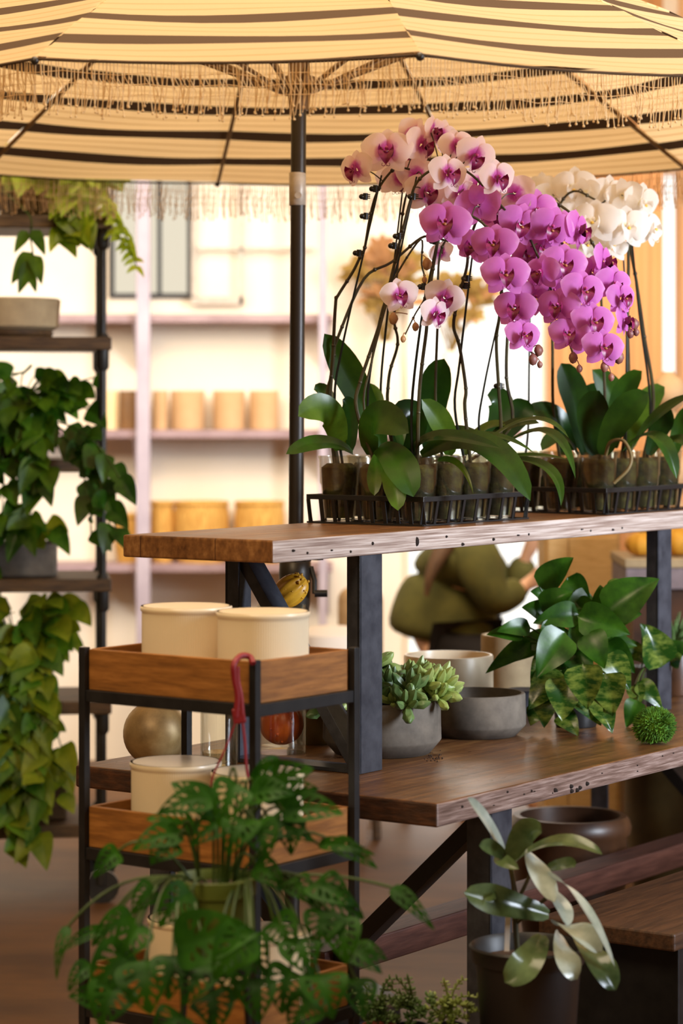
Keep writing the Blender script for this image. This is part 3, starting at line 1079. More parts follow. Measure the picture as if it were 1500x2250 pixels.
# fringe: hanging yarns with knots and slack net threads
rn = random.Random(2)
o = MB()
yarn = 100
for k in range(NR):
    for i in range(yarn):
        x = (i + rn.uniform(0, .5)) / yarn
        p = rim_pt(k, x, -.006)
        L = rn.uniform(.085, .115)
        sw = rn.uniform(-.012, .012)
        sy = rn.uniform(-.006, .006)
        m1 = p + V((sw * .4, sy, -L * .5))
        e = p + V((sw, sy, -L))
        o.tube([p, m1, e], [.0011, .0012, .0011], 3, cap=False)
        o.ball(e, .0032, 5, 3)
        if rn.random() < .6:
            o.tube([p, p + V((0, 0, -L * .3)), rim_pt(k, min(1, x + 1.6 / yarn), -.006 - L * .55), rim_pt(k, min(1, x + .6 / yarn), -.006 - L * .95)], .0010, 3, cap=False)
    for dz in (.022, .045, .066):
        o.tube([rim_pt(k, s_ / 14, -.006 - dz + .004 * math.sin(s_ * 2.3 + k)) for s_ in range(15)], .0009, 3, cap=False)
o.build('fringe', M['fringe'], canopy)
for k in range(NR):
    o = MB()
    o.tube([rib_pt(k, .05, -.02), rib_pt(k, .5, -.014), rib_pt(k, .985, -.012)], [.0075, .0075, .0055], 6)
    rb = o.build('rib', M['rib'], t_um)
    o = MB()
    a = PH + 2 * PI * k / NR
    o.tube([V((UX + .035 * math.cos(a), UY + .035 * math.sin(a), H + .80)), rib_pt(k, .47, -.02)], .0055, 6)
    o.build('strut', M['rib'], rb)
    o = MB()
    tip = rib_pt(k, 1.0, -.008)
    o.ball(tip, .009, 8, 6)
    o.build('tip_pocket', M['pole'], rb)
o = MB()
o.tube([(UX - .012, UY, .06), (UX, UY, 1.2), (UX + .008, UY, H + .9), (UX + .006, UY, ZA - .03)], .0195, 20)
o.build('pole', M['pole'], t_um)
o = MB()
o.lathe([(.024, 0), (.026, .01), (.030, .05), (.044, .06), (.044, .085), (.028, .09), (.026, .16), (.0197, .16)], (UX + .008, UY, H + .755), 20)
o.build('runner', M['rib'], t_um)
o = MB()
o.lathe([(.0198, 0), (.0215, .002), (.0215, .083), (.0198, .085)], (UX + .004, UY, H + .51), 24)
sl = o.build('sleeve', M['silver'], t_um)
o = MB()
o.tube([(UX + .006, UY - .018, H + .535), (UX + .006, UY - .0245, H + .535)], .009, 14)
o.build('button', M['silver'], sl)
o = MB()
o.lathe([(.06, 0), (.07, .015), (.035, .03), (.0, .03)], (UX + .006, UY, ZA - .02), 16)
o.build('finial', M['pole'], t_um)
zc = H - (1345 - HZ) / F * UY
o = MB()
o.lathe([(.034, 0), (.038, .02), (.042, .10), (.040, .135), (.0197, .15)], (UX - .002, UY, zc), 20)
cr = o.build('crank_housing', M['pole'], t_um)
o = MB()
a = V((UX + .04, UY - .012, zc + .115))
e = P(691, 1304, UY - .03)
o.tube([a + V((-.02, 0, 0)), a, (a + e) * .5 + V((.004, 0, 0)), e], .0065, 8)
o.tube([e, P(719, 1304, UY - .03)], .0095, 10)
o.build('crank_handle', M['blacksteel'], cr)
o = MB()
o.lathe([(.28, 0), (.28, .03), (.26, .045), (.04, .05), (.035, .2), (.0197, .2)], (UX - .012, UY, 0), 32)
o.build('base_plate', M['blacksteel'], t_um)

# ================================================================== DISPLAY TABLE
t_tb = thing('display_table', 'heavy reclaimed wood table on black steel legs, loaded with pots', 'table', T(0, 0, 0), TA)
TL = 2.65
o = MB()
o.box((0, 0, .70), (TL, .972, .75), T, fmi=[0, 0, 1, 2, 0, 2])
tt = o.build('tabletop', [M['table_wood'], M['table_edge_lit'], M['end_grain']], t_tb, smooth=False, bevel=.005, seg=2)
o = MB()
rn = random.Random(4)
for k in range(26):
    u = rn.uniform(.05, 1.1)
    z = rn.uniform(.708, .742)
    if k % 2:
        o = MB()
        o.ball(T(u, .0, z), (rn.uniform(.0015, .004), .0035, rn.uniform(.001, .003)), 6, 4)
        o.build('nail_hole', M['hole'], tt)
for (px, py) in ((1218, 1736), (1253, 1728), (1254, 1738), (1266, 1736), (1288, 1722), (1272, 1731)):
    # knots and old nail holes in the front edge
    dx = (px - 750) / F
    u = (dx * 5.2 - .195) / (UD.x - dx * UD.y)
    q = T(u, 0, 0)
    o = MB()
    o.ball(V((q.x, q.y, H - (py - HZ) / F * q.y)), (.007, .004, .005), 8, 5)
    o.build('nail_hole', M['hole'], tt)
for (u0, u1) in ((.24, .328), (TL - .328, TL - .24)):
    for v0 in (.02, .944):
        o = MB()
        o.box((u0, v0, 0), (u1, v0 + .008, .70), T)
        o.box((u0, v0, 0), (u0 + .008, v0 + (.06 if v0 < .5 else -.05), .70), T)
        o.build('leg', M['steel'], t_tb, smooth=False, bevel=.0015)
    um = (u0 + u1) / 2
    for (va, vb) in ((.055, .46), (.917, .512)):
        o = MB()
        o.bar(T(um, va, .685), T(um, vb, .305), .055, .035, VD)
        o.build('brace', M['blacksteel'], t_tb, smooth=False, bevel=.001)
    o = MB()
    o.box((u0 + .01, .028, .69), (u1 - .01, .944, .699), T)
    o.build('crossbar', M['blacksteel'], t_tb, smooth=False)
o = MB()
o.box((.225, .44, .288), (TL - .225, .532, .352), T)
o.build('stretcher', M['red_wood'], t_tb, smooth=False, bevel=.004)

# riser shelf standing on the table
t_rs = thing('riser_shelf', 'thick reclaimed plank on a black steel frame, standing on the table', 'shelf', T(0, 0.3, .75), TA)
o = MB()
SV0, SV1, SU0, SU1 = .352, .760, -.087, 2.03
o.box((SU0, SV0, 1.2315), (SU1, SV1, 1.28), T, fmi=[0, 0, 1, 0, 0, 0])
plank = o.build('plank', [M['shelf_wood'], M['shelf_edge_lit']], t_rs, smooth=False, bevel=.004, seg=2)
o = MB()


def on_front(px, py, v, r):
    """nail hole on the front edge"""
    dx = (px - 750) / F
    q0 = T(0, v, 0)
    u = (dx * q0.y - q0.x) / (UD.x - dx * UD.y)
    q = T(u, v, 0)
    o = MB()
    o.ball(V((q.x, q.y, H - (py - HZ) / F * q.y)), r, 7, 5)
    o.build('nail_hole', M['hole'], plank)


for (px, py, a, b_) in ((643, 1210, .006, .003), (675, 1215, .003, .003), (728, 1209, .004, .002), (770, 1212, .003, .003), (818, 1194, .004, .004), (915, 1190, .006, .011),
                        (980, 1179, .004, .003), (1015, 1196, .006, .004), (1083, 1185, .005, .004), (1137, 1176, .006, .002), (1161, 1174, .003, .003), (1277, 1163, .006, .002),
                        (1297, 1166, .003, .003), (1345, 1164, .006, .003), (1366, 1160, .003, .003)):
    on_front(px, py, SV0, (a, .004, b_))
for (u0, u1) in ((.24, .328), (1.628, 1.705)):
    for v0 in ((.357, .722) if u0 < 1 else (.357,)):
        o = MB()
        o.box((u0, v0, .751), (u1, v0 + .008, 1.2315), T)
        o.box((u0, v0 + (.0 if v0 < .5 else -.03), .751), (u0 + .007, v0 + (.035 if v0 < .5 else .008), 1.2315), T)
        o.build('post', M['steel'], t_rs, smooth=False, bevel=.001)
    if u0 > 1:
        continue
    um = (u0 + u1) / 2
    o = MB()
    o.bar(T(um, .705, 1.222), T(um, .385, .768), .06, .028, VD)
    o.build('brace', M['steel'], t_rs, smooth=False, bevel=.001)
    o = MB()
    o.box((u0 + .005, .366, .751), (u1 - .005, .72, .759), T)
    o.build('foot_bar', M['steel'], t_rs, smooth=False)
for u in (.02, .055, .10):
    o = MB()
    o.box((u, .37, 1.228), (u + .02, .39, 1.2315), T)
    o.build('bolt_head', M['blacksteel'], t_rs, smooth=False)

# ================================================================== ORCHIDS
# one flower mesh per colour; copies share it


def flower_mesh(key, petal, lip, lipmat2):
    g = MB()
    y = .004
    for al, L, w in ((90, .056, .042), (-48, .056, .040), (-132, .056, .040)):
        a = math.radians(al)
        d = V((math.cos(a), 0, math.sin(a)))
        g.leaf(d * .004 + V((0, y, 0)), d * L * .5 + V((0, y - .006, 0)), d * L + V((0, y + .008, 0)), w, (0, -1, 0), p_petal, 8, 3, fold=.06, cup=-.05)
    y = -.001
    for al in (14, 166):
        a = math.radians(al)
        d = V((math.cos(a), 0, math.sin(a)))
        L = .063
        g.leaf(d * .004 + V((0, y, 0)), d * L * .5 + V((0, y - .010, .003)), d * L + V((0, y + .004, 0)), .074, (0, -1, 0), p_petal, 9, 4, fold=.0, cup=-.12, wave=.012, ph=al)
    fo = g.build('flower', petal, None)
    fo.data.name = 'flower_' + key
    l = MB()
    l.leaf((0, -.006, -.002), (0, -.040, -.004), (0, -.024, -.036), .036, (0, -1, .6), p_long, 8, 3, fold=.35, mi=0)
    for s_ in (-1, 1):
        l.leaf((s_ * .003, -.006, -.003), (s_ * .024, -.020, -.012), (s_ * .015, -.030, .012), .026, (-s_, -.3, 0), p_ell, 6, 3, fold=.2, mi=0)
        l.tube(catmull([(0, -.024, -.034), (s_ * .004, -.025, -.039), (s_ * .009, -.027, -.038), (s_ * .008, -.029, -.033)], 3), .0007, 4, mi=0)
    l.ball((0, -.013, .005), (.0045, .008, .005), 8, 6, mi=1)
    l.ball((0, -.026, -.006), (.005, .004, .004), 8, 5, mi=2)
    lo = l.build('lip', [lip, M['column'] if key != 'white' else M['petal_white'], lipmat2], None)
    lo.parent = fo
    return fo, lo


PROTO = {'pale': flower_mesh('pale', M['petal_pale'], M['lip'], M['lip']),
         'mag': flower_mesh('mag', M['petal_mag'], M['lip'], M['callus']),
         'white': flower_mesh('white', M['petal_white'], M['petal_white'], M['lip_yellow'])}
USED = set()


def flower(parent, kind, p, size, yaw, pitch, roll):
    fo, lo = PROTO[kind]
    if kind in USED:
        f = fo.copy()
        COL.objects.link(f)
        l = lo.copy()
        COL.objects.link(l)
        l.parent = f
    else:
        USED.add(kind)
        f = fo
    f.parent = parent
    mw = Matrix.Translation(p) @ Matrix.Rotation(math.radians(yaw), 4, 'Z') @ Matrix.Rotation(math.radians(pitch), 4, 'X') @ Matrix.Rotation(math.radians(roll), 4, 'Y') @ Matrix.Scale(size / .126, 4)
    f.matrix_local = MW[parent.name].inverted() @ mw
    back = mw @ V((0, .012, 0))
    return back


def cupz(): return 1.284


def tray(label, u0, v0, nu, nv, su, sv):
    t = thing('plant_tray', label, 'tray', T(u0, v0, 1.28), TA, 'carrier trays of orchids')
    u1, v1 = u0 + nu * su, v0 + nv * sv
    zb, zt = 1.2805, 1.349
    o = MB()
    for (a, b_) in (((u0, v0), (u1, v0 + .006)), ((u0, v1 - .006), (u1, v1)), ((u0, v0 + .006), (u0 + .006, v1 - .006)), ((u1 - .006, v0 + .006), (u1, v1 - .006))):
        o.box((a[0], a[1], zt - .012), (b_[0], b_[1], zt), T)
    o.build('rim', M['tray'], t, smooth=False, bevel=.001)
    o = MB()
    for i in range(nu + 1):
        u = min(u0 + i * su, u1 - .008)
        o.box((u, v0 + .002, zb), (u + .008, v1 - .002, zb + .004), T)
    for j in range(nv + 1):
        v = min(v0 + j * sv, v1 - .008)
        o.box((u0 + .002, v, zb + .0005), (u1 - .002, v + .008, zb + .0035), T)
    o.build('base_grid', M['tray'], t, smooth=False)
    bars = []
    n = nu * 2
    for i in range(n + 1):
        u = u0 + (u1 - u0 - .010) * i / n
        for (v, s_) in ((v0, .010), (v1 - .003, -.010)):
            bars.append((T(u + .005, v + .0015, zt - .012), T(u + .005, v + .0015 + s_, zb + .002), VD))
    n = nv * 3
    for j in range(n + 1):
        v = v0 + (v1 - v0 - .010) * j / n
        for (u, s_) in ((u0, .010), (u1 - .003, -.010)):
            bars.append((T(u + .0015, v + .005, zt - .012), T(u + .0015 + s_, v + .005, zb + .002), UD))
    for (a, b_, up) in bars:
        o = MB()
        o.bar(a, b_, .010, .003, up)
        o.build('side_bar', M['tray'], t, smooth=False)
    return t


tray('black carrier tray of magenta and pale pink orchids, left on the plank', .592, .420, 4, 3, .120, .112)
tray('black carrier tray of white orchids, behind the magenta ones to the right', 1.376, .372, 4, 3, .120, .112)


def orchid(label, cu, cv, group=None):
    c = T(cu, cv, 1.2848)
    t = thing('potted_orchid', label, 'orchid', c, 0, group)
    o = MB()
    n = 32
    md = lambda a, z: 1 + .012 * math.sin(a * 8) * (1 if z < .1 else .3)
    o.lathe([(.036, 0), (.037, .004), (.044, .085), (.047, .092), (.049, .148), (.0515, .152), (.0515, .156), (.0495, .156), (.047, .15), (.045, .092), (.042, .085), (.035, .006), (0, .005)], c, n, mod=md)
    o.build('clear_cup', M['cup'], t)
    o = MB()
    rr = random.Random(int(cu * 999 + cv * 77))
    f = [1 + rr.uniform(-.04, .01) for _ in range(n)]
    o.lathe([(.0325, .007), (.040, .07), (.0425, .105), (.0435, .128), (.03, .138), (0, .136)], c, n, mod=lambda a, z: f[int(a / (2 * PI) * n) % n])
    o.build('potting_bark', M['bark'], t)
    return t, c


def oleaf(t, pts, w, mi=0, Y=(6.1, 6.05, 6.0), nh=None, fold=.15, prof=p_orch, n=14):
    a, b_, c_ = [P(p[0], p[1], y) for p, y in zip(pts, Y)]
    o = MB()
    ctrl = b_ * 2 - (a + c_) * .5        # curve passes through the middle point
    o.leaf(a, ctrl, c_, w, nh if nh is not None else TC, prof, n, 5, fold=fold, cup=.0)
    o.build('leaf', M[('orchid_leaf', 'orchid_leaf2', 'orchid_leaf3')[mi]], t)


def stem(t, pts, name='flower_spike', r=.0040, mat='spike', y0=6.1, y1=6.0, start=None, nodes=True):
    n = len(pts)
    w = [P(p[0], p[1], (p[2] if len(p) > 2 else y0 + (y1 - y0) * i / (n - 1))) for i, p in enumerate(pts)]
    if start is not None:
        w = [start] + w
    c_ = catmull(w, 5)
    o = MB()
    N = len(c_)
    o.tube(c_, [r * (1.15 - .5 * i / N) for i in range(N)], 7)
    if nodes:
        for i in range(4, N - 2, 6):
            o.ball(c_[i], r * 1.35, 7, 5)
    s_ = o.build(name, M[mat], t)
    return c_, s_


def clip(t, px, py, y):
    o = MB()
    p = P(px, py, y)
    o.ball(p + V((-.008, 0, 0)), (.007, .006, .0065), 8, 6)
    for k in range(3):
        o.tube([p + V((-.006, -.003, -.004 + .004 * k)), p + V((.012, -.004, -.004 + .004 * k))], .0014, 5)
    o.tube([p + V((0, 0, -.008)), p + V((0.001, 0, .008))], .006, 8)
    o.build('clip', M['clip'], t)


def bud(t, px, py, y, sz, mat='bud', dx=0, base=None):
    o = MB()
    p = P(px, py, y)
    L = sz
    o.lathe([(0, -L * .55), (L * .26, -L * .42), (L * .42, -L * .05), (L * .36, L * .25), (L * .14, L * .5), (0, L * .55)], p, 10, mod=lambda a, z: 1 + .1 * math.cos(3 * a))
    if base is not None:
        o.tube(catmull([p + V((0, 0, L * .5)), p.lerp(base, .5) + V((0, 0, .008)), base], 4), .0012, 5)
    o.build('bud', M[mat], t)


def near(pt, path):
    return min(path, key=lambda q: (q - pt).length)


def pedicel(t, back, path, mat='spike'):
    q = near(back + V((0, .02, .01)), path)
    o = MB()
    o.tube(catmull([back, (back + q) * .5 + V((0, .008, .008)), q], 4), .0016, 5)
    o.build('pedicel', M[mat], t)


GU = [.652, .772, .892, 1.012]
GV = [.477, .589, .701]
LAB = {
    (0, 2): 'pale pink orchid in the leftmost clear cup beside the umbrella pole',
    (0, 1): 'pale pink orchid in the second clear cup from the left, arching high to the right',
    (0, 0): 'magenta orchid in the cup at the near corner of the left tray',
    (1, 2): 'orchid with one tall upright leaf behind the leftmost cups',
    (1, 1): 'orchid with dark leaves in the middle of the left tray, second row',
    (1, 0): 'magenta orchid in the front cup just right of the near corner cup',
    (2, 2): 'pale pink orchid with a thin stem at the back of the left tray',
    (2, 1): 'orchid with one dark upright oval leaf in the middle of the left tray',
    (2, 0): 'magenta orchid in the third front cup with a long leaf drooping over the tray rim',
    (3, 2): 'orchid with a round dark leaf at the far back of the left tray',
    (3, 1): 'magenta orchid whose flowers hang furthest right, second row of the left tray',
    (3, 0): 'magenta orchid in the last front cup of the left tray with silvery leaves',
}
OR = {}
for i in range(4):
    for j in range(3):
        OR[(i, j)] = orchid(LAB[(i, j)], GU[i], GV[j], 'orchids in the left tray')


def st0(k, dx=0):
    return OR[k][1] + V((dx, 0, .12))


rn = random.Random(12)


def blooms(key, kind, path, lst, mat='spike'):
    t = OR[key][0]
    for (px, py, y, sz, yaw, pitch, roll) in lst:
        p = P(px, py, y)
        bk = flower(t, kind, p, sz * y / F, yaw, pitch, roll)
        pedicel(t, bk, path, mat)


# --- leftmost pale orchid
k = (0, 2)
t = OR[k][0]
p1, _ = stem(t, [(720, 880), (727, 827), (731, 779), (737, 667), (743, 648), (775, 597), (793, 560), (801, 544), (812, 480), (825, 430), (846, 392), (872, 368), (900, 372)], y0=6.13, y1=6.05, start=st0(k))
stem(t, [(735, 880), (752, 760), (804, 533), (838, 385)], 'stake', .0030, 'stake', 6.12, 6.06, st0(k, .01), False)
p2, _ = stem(t, [(725, 900), (733, 780), (743, 739), (799, 613), (860, 576), (924, 523), (955, 523), (985, 530)], y0=6.16, y1=6.08, start=st0(k, -.01))
for q in ((802, 432), (803, 475), (788, 556), (824, 415)):
    clip(t, q[0], q[1], 6.05)
blooms(k, 'pale', p1, [(783, 372, 6.03, 98, -42, 4, -8), (850, 333, 6.02, 122, -6, -8, 0), (925, 318, 6.05, 104, 48, 0, 8), (880, 392, 6.09, 92, 190, 14, 10), (905, 292, 6.08, 84, 20, 30, 30)])
blooms(k, 'pale', p2, [(968, 556, 6.09, 66, 210, -20, 15)])
# --- second pale orchid: the high arch
k = (0, 1)
t = OR[k][0]
p3, _ = stem(t, [(783, 900), (791, 840), (805, 797), (831, 720), (844, 672), (852, 640), (871, 560), (884, 507), (900, 445), (913, 405), (940, 378), (985, 362), (1030, 380), (1072, 420), (1110, 462)], y0=6.04, y1=5.98, start=st0(k))
stem(t, [(807, 893), (833, 707), (871, 587), (889, 507), (915, 388)], 'stake', .0030, 'stake', 6.05, 6.03, st0(k, .012), False)
p4, _ = stem(t, [(800, 900), (815, 800), (852, 656), (873, 600), (924, 526), (926, 580), (933, 612), (932, 655), (912, 690), (890, 735)], y0=6.02, y1=5.96, start=st0(k, .02), r=.0026)
for q in ((908, 432), (876, 519), (866, 540)):
    clip(t, q[0], q[1], 6.0)
blooms(k, 'pale', p3, [(984, 382, 5.93, 106, 32, -6, 4), (1002, 322, 6.02, 92, 24, 0, -6), (1042, 342, 6.0, 104, 20, 22, 20), (1092, 392, 5.93, 98, 30, 4, -4), (938, 425, 6.05, 112, 18, -4, 10), (915, 385, 6.07, 100, 180, 16, 0),
                       (1010, 425, 6.06, 104, 35, 10, 20), (1050, 405, 6.08, 100, 190, 10, 40), (1130, 425, 6.02, 104, 165, -6, 12), (950, 285, 6.07, 76, 60, 10, 0), (975, 455, 6.1, 90, 10, 0, 0), (1095, 445, 6.07, 92, 40, 0, 10), (968, 300, 6.09, 90, 30, 12, 20)])
blooms(k, 'pale', p4, [(878, 650, 5.92, 92, 10, -4, -8), (955, 690, 5.90, 88, 38, 6, 8), (975, 655, 5.94, 100, 14, 6, 18)])
bud(t, 863, 700, 5.93, .027, 'bud_tan', base=P(895, 690, 5.95))
bud(t, 912, 718, 5.95, .020, 'bud_tan', base=P(905, 700, 5.96))
bud(t, 885, 745, 5.95, .016, 'bud_tan', base=P(890, 733, 5.96))
bud(t, 937, 580, 5.97, .028, 'bud_tan', base=P(927, 560, 5.98))
bud(t, 932, 615, 5.97, .016, 'bud_tan', base=P(933, 605, 5.98))
# --- thin one at the back
k = (2, 2)
t = OR[k][0]
p5, _ = stem(t, [(852, 893), (852, 853), (857, 813), (871, 768), (873, 741), (866, 700), (872, 600), (884, 470), (900, 400)], y0=6.3, y1=6.15, start=st0(k))
stem(t, [(836, 880), (849, 707), (863, 600), (871, 528), (884, 420)], 'stake', .0030, 'stake', 6.3, 6.15, st0(k, -.01), False)
blooms(k, 'pale', p5, [(866, 395, 6.16, 90, 170, 10, 0), (900, 350, 6.15, 90, 30, 10, 20)])
# --- magenta ones
k = (0, 0)
t = OR[k][0]
p6, _ = stem(t, [(920, 880), (927, 800), (937, 720), (935, 693), (943, 640), (956, 560), (968, 510), (1000, 468), (1060, 490), (1100, 560), (1135, 660), (1160, 760), (1180, 785)], y0=5.99, y1=5.9, start=st0(k))
stem(t, [(904, 893), (923, 720), (940, 627), (962, 520)], 'stake', .0032, 'stake', 6.0, 5.98, st0(k, -.01), False)
for q in ((930, 630), (955, 530)):
    clip(t, q[0], q[1], 5.97)
blooms(k, 'mag', p6, [(978, 492, 5.90, 124, -4, -8, 6), (1052, 452, 5.97, 112, 165, -10, 10), (1086, 538, 5.90, 112, -10, -8, 4), (1110, 604, 5.86, 116, 2, -8, 2), (1132, 678, 5.88, 104, -14, -6, 4), (1148, 738, 5.86, 92, 24, -10, 6), (1172, 655, 5.95, 88, 20, 0, 30),
                      (1040, 540, 5.98, 92, -20, 0, 20)])
bud(t, 1170, 790, 5.88, .026, base=P(1165, 770, 5.89))
bud(t, 1185, 801, 5.88, .016, base=P(1178, 790, 5.89))
bud(t, 1182, 770, 5.9, .026, base=P(1168, 765, 5.9))
k = (2, 0)
t = OR[k][0]
p7, _ = stem(t, [(1021, 899), (1023, 853), (1009, 760), (996, 715), (1007, 653), (1025, 587), (1031, 533), (1060, 468), (1130, 470), (1180, 560), (1215, 650), (1245, 735), (1262, 790)], y0=6.15, y1=5.95, start=st0(k))
stem(t, [(999, 899), (1009, 800), (1031, 613), (1040, 540)], 'stake', .0032, 'stake', 6.15, 6.08, st0(k, -.012), False)
clip(t, 1022, 628, 6.08)
clip(t, 1026, 612, 6.1)
blooms(k, 'mag', p7, [(1142, 494, 5.99, 112, 12, 4, 16), (1190, 600, 5.93, 96, -36, -4, -4), (1226, 675, 5.91, 104, -20, -8, 4), (1250, 735, 5.89, 98, -4, -10, 4), (1284, 752, 5.98, 84, 18, -30, 6), (1095, 470, 6.05, 100, 0, 20, 0), (1160, 560, 6.06, 96, 8, 0, 30),
                      (1192, 545, 6.04, 90, 10, 5, 20)])
bud(t, 1258, 786, 5.9, .026, base=P(1252, 765, 5.91))
bud(t, 1272, 810, 5.9, .018, base=P(1264, 790, 5.91))
k = (3, 0)
t = OR[k][0]
p8, _ = stem(t, [(1100, 940), (1095, 850), (1090, 750), (1097, 693), (1112, 560), (1150, 462), (1200, 470), (1250, 570), (1285, 650), (1312, 720), (1330, 800)], y0=6.26, y1=5.95, start=st0(k))
stem(t, [(1052, 945), (1063, 850), (1097, 690)], 'stake', .0030, 'stake', 6.25, 6.2, st0(k, -.012), False)
clip(t, 1097, 848, 6.24)
blooms(k, 'mag', p8, [(1178, 462, 6.02, 104, 20, 14, 0), (1210, 500, 6.0, 108, 10, 10, 20), (1238, 582, 5.96, 112, 8, -6, 8), (1280, 640, 5.92, 112, 20, -6, 8), (1302, 708, 5.9, 108, 16, -8, 6), (1324, 765, 5.87, 104, 14, -10, 8), (1215, 640, 6.02, 90, 0, 0, 30)])
bud(t, 1327, 806, 5.88, .024, base=P(1322, 780, 5.89))
bud(t, 1342, 829, 5.88, .018, base=P(1333, 800, 5.89))
bud(t, 1358, 785, 5.9, .030, base=P(1340, 765, 5.91))
k = (3, 1)
t = OR[k][0]
p9, _ = stem(t, [(1120, 940), (1112, 830), (1116, 720), (1135, 580), (1190, 450), (1255, 470), (1310, 550), (1345, 630), (1370, 700), (1386, 718)], y0=6.34, y1=6.02, start=st0(k))
blooms(k, 'mag', p9, [(1268, 505, 6.04, 108, 58, 0, 14), (1325, 575, 6.02, 104, 62, -4, 10), (1300, 600, 6.06, 90, 20, 0, 10), (1345, 625, 5.99, 96, 24, 8, 10), (1364, 655, 5.96, 88, 36, -6, 0), (1368, 705, 5.97, 88, 66, -6, 8), (1240, 505, 6.08, 96, 10, 10, 0)])
bud(t, 1393, 712, 6.0, .026, base=P(1380, 700, 6.0))
bud(t, 1384, 733, 6.0, .022, base=P(1378, 715, 6.0))
bud(t, 1397, 730, 6.0, .018, base=P(1384, 715, 6.0))
k = (1, 0)
t = OR[k][0]
stem(t, [(957, 900), (961, 707), (966, 560), (1000, 500)], 'flower_spike', .0034, 'spike', 6.1, 6.05, st0(k))

# leaves of the left tray
oleaf(OR[(1, 2)][0], [(842, 985), (780, 850), (712, 733)], .084, 0, (6.24, 6.2, 6.14))
oleaf(OR[(1, 2)][0], [(815, 960), (825, 890), (800, 845)], .05, 1, (6.25, 6.27, 6.28))
oleaf(OR[(0, 2)][0], [(740, 985), (720, 880), (689, 856)], .045, 0, (6.15, 6.2, 6.2))
oleaf(OR[(0, 2)][0], [(745, 990), (720, 905), (655, 915)], .082, 1, (6.13, 6.05, 5.98), fold=.1)
oleaf(OR[(0, 2)][0], [(775, 995), (710, 972), (628, 998)], .050, 0, (6.1, 6.03, 5.98), nh=V((0, -.8, .6)))
oleaf(OR[(0, 2)][0], [(770, 990), (770, 910), (752, 878)], .045, 2, (6.12, 6.1, 6.08))
oleaf(OR[(0, 1)][0], [(815, 1000), (822, 920), (898, 952)], .092, 0, (6.07, 5.98, 5.90), nh=V((-.4, -1, .3)), fold=.05)
oleaf(OR[(0, 1)][0], [(830, 985), (870, 1010), (908, 1092)], .088, 0, (6.03, 5.94, 5.90), nh=V((0.1, -1, .3)))
oleaf(OR[(0, 1)][0], [(832, 1000), (862, 1050), (874, 1122)], .058, 1, (6.02, 5.95, 5.92), nh=V((-.1, -1, .2)))
oleaf(OR[(0, 1)][0], [(832, 995), (824, 1035), (822, 1089)], .040, 1, (6.02, 5.97, 5.94))
oleaf(OR[(2, 1)][0], [(948, 1000), (950, 880), (976, 788)], .086, 2, (6.27, 6.26, 6.24))
oleaf(OR[(1, 1)][0], [(890, 1000), (915, 920), (862, 895)], .062, 2, (6.16, 6.12, 6.1))
oleaf(OR[(1, 0)][0], [(985, 1000), (975, 940), (926, 877)], .062, 1, (6.1, 6.07, 6.03))
oleaf(OR[(1, 1)][0], [(895, 1005), (880, 930), (890, 905)], .05, 0, (6.16, 6.18, 6.2))
oleaf(OR[(0, 0)][0], [(905, 1005), (960, 958), (1100, 985)], .05, 2, (6.02, 5.98, 5.92), nh=V((0, -.6, .8)))
oleaf(OR[(1, 0)][0], [(925, 1000), (1060, 975), (1165, 1101)], .075, 0, (6.06, 5.97, 5.90), nh=V((.15, -.9, .5)))
oleaf(OR[(1, 0)][0], [(940, 1000), (1060, 955), (1174, 996)], .030, 0, (6.1, 6.02, 5.95), nh=V((0, -.5, .9)), prof=p_long)
oleaf(OR[(1, 0)][0], [(950, 1015), (1005, 1018), (1040, 1087)], .016, 1, (6.08, 6.0, 5.96), prof=p_long)
oleaf(OR[(2, 0)][0], [(1035, 1000), (1160, 922), (1249, 962)], .034, 0, (6.2, 6.14, 6.05), nh=V((0, -.4, 1)), prof=p_long)
oleaf(OR[(3, 0)][0], [(1080, 1000), (1200, 950), (1264, 1052)], .042, 0, (6.29, 6.16, 6.06), nh=V((.2, -.55, .8)), prof=p_long, fold=.3)
oleaf(OR[(3, 0)][0], [(1085, 1005), (1170, 1000), (1247, 1010)], .026, 1, (6.28, 6.18, 6.08), nh=V((0, -.5, .9)), prof=p_long)
oleaf(OR[(3, 0)][0], [(1090, 1010), (1200, 1030), (1232, 1112)], .042, 0, (6.28, 6.16, 6.08), nh=V((.3, -.6, .7)), prof=p_long, fold=.3)
oleaf(OR[(3, 0)][0], [(1070, 1000), (1110, 940), (1185, 930)], .045, 2, (6.3, 6.3, 6.26), nh=V((0, -.6, .8)))
oleaf(OR[(3, 1)][0], [(1020, 1000), (1060, 945), (1110, 935)], .05, 1, (6.36, 6.35, 6.3), nh=V((0, -.6, .8)))
oleaf(OR[(3, 2)][0], [(950, 1000), (960, 930), (985, 905)], .06, 2, (6.42, 6.42, 6.4))
oleaf(OR[(2, 2)][0], [(880, 1000), (870, 930), (905, 890)], .05, 2, (6.33, 6.33, 6.3))
oleaf(OR[(3, 1)][0], [(1060, 1000), (1100, 900), (1070, 868)], .07, 2, (6.38, 6.4, 6.4))
oleaf(OR[(3, 1)][0], [(1060, 1000), (1130, 920), (1160, 880)], .075, 2, (6.38, 6.42, 6.42))
oleaf(OR[(2, 1)][0], [(945, 1000), (980, 950), (1060, 960)], .05, 2, (6.25, 6.2, 6.15), nh=V((0, -.5, .8)))

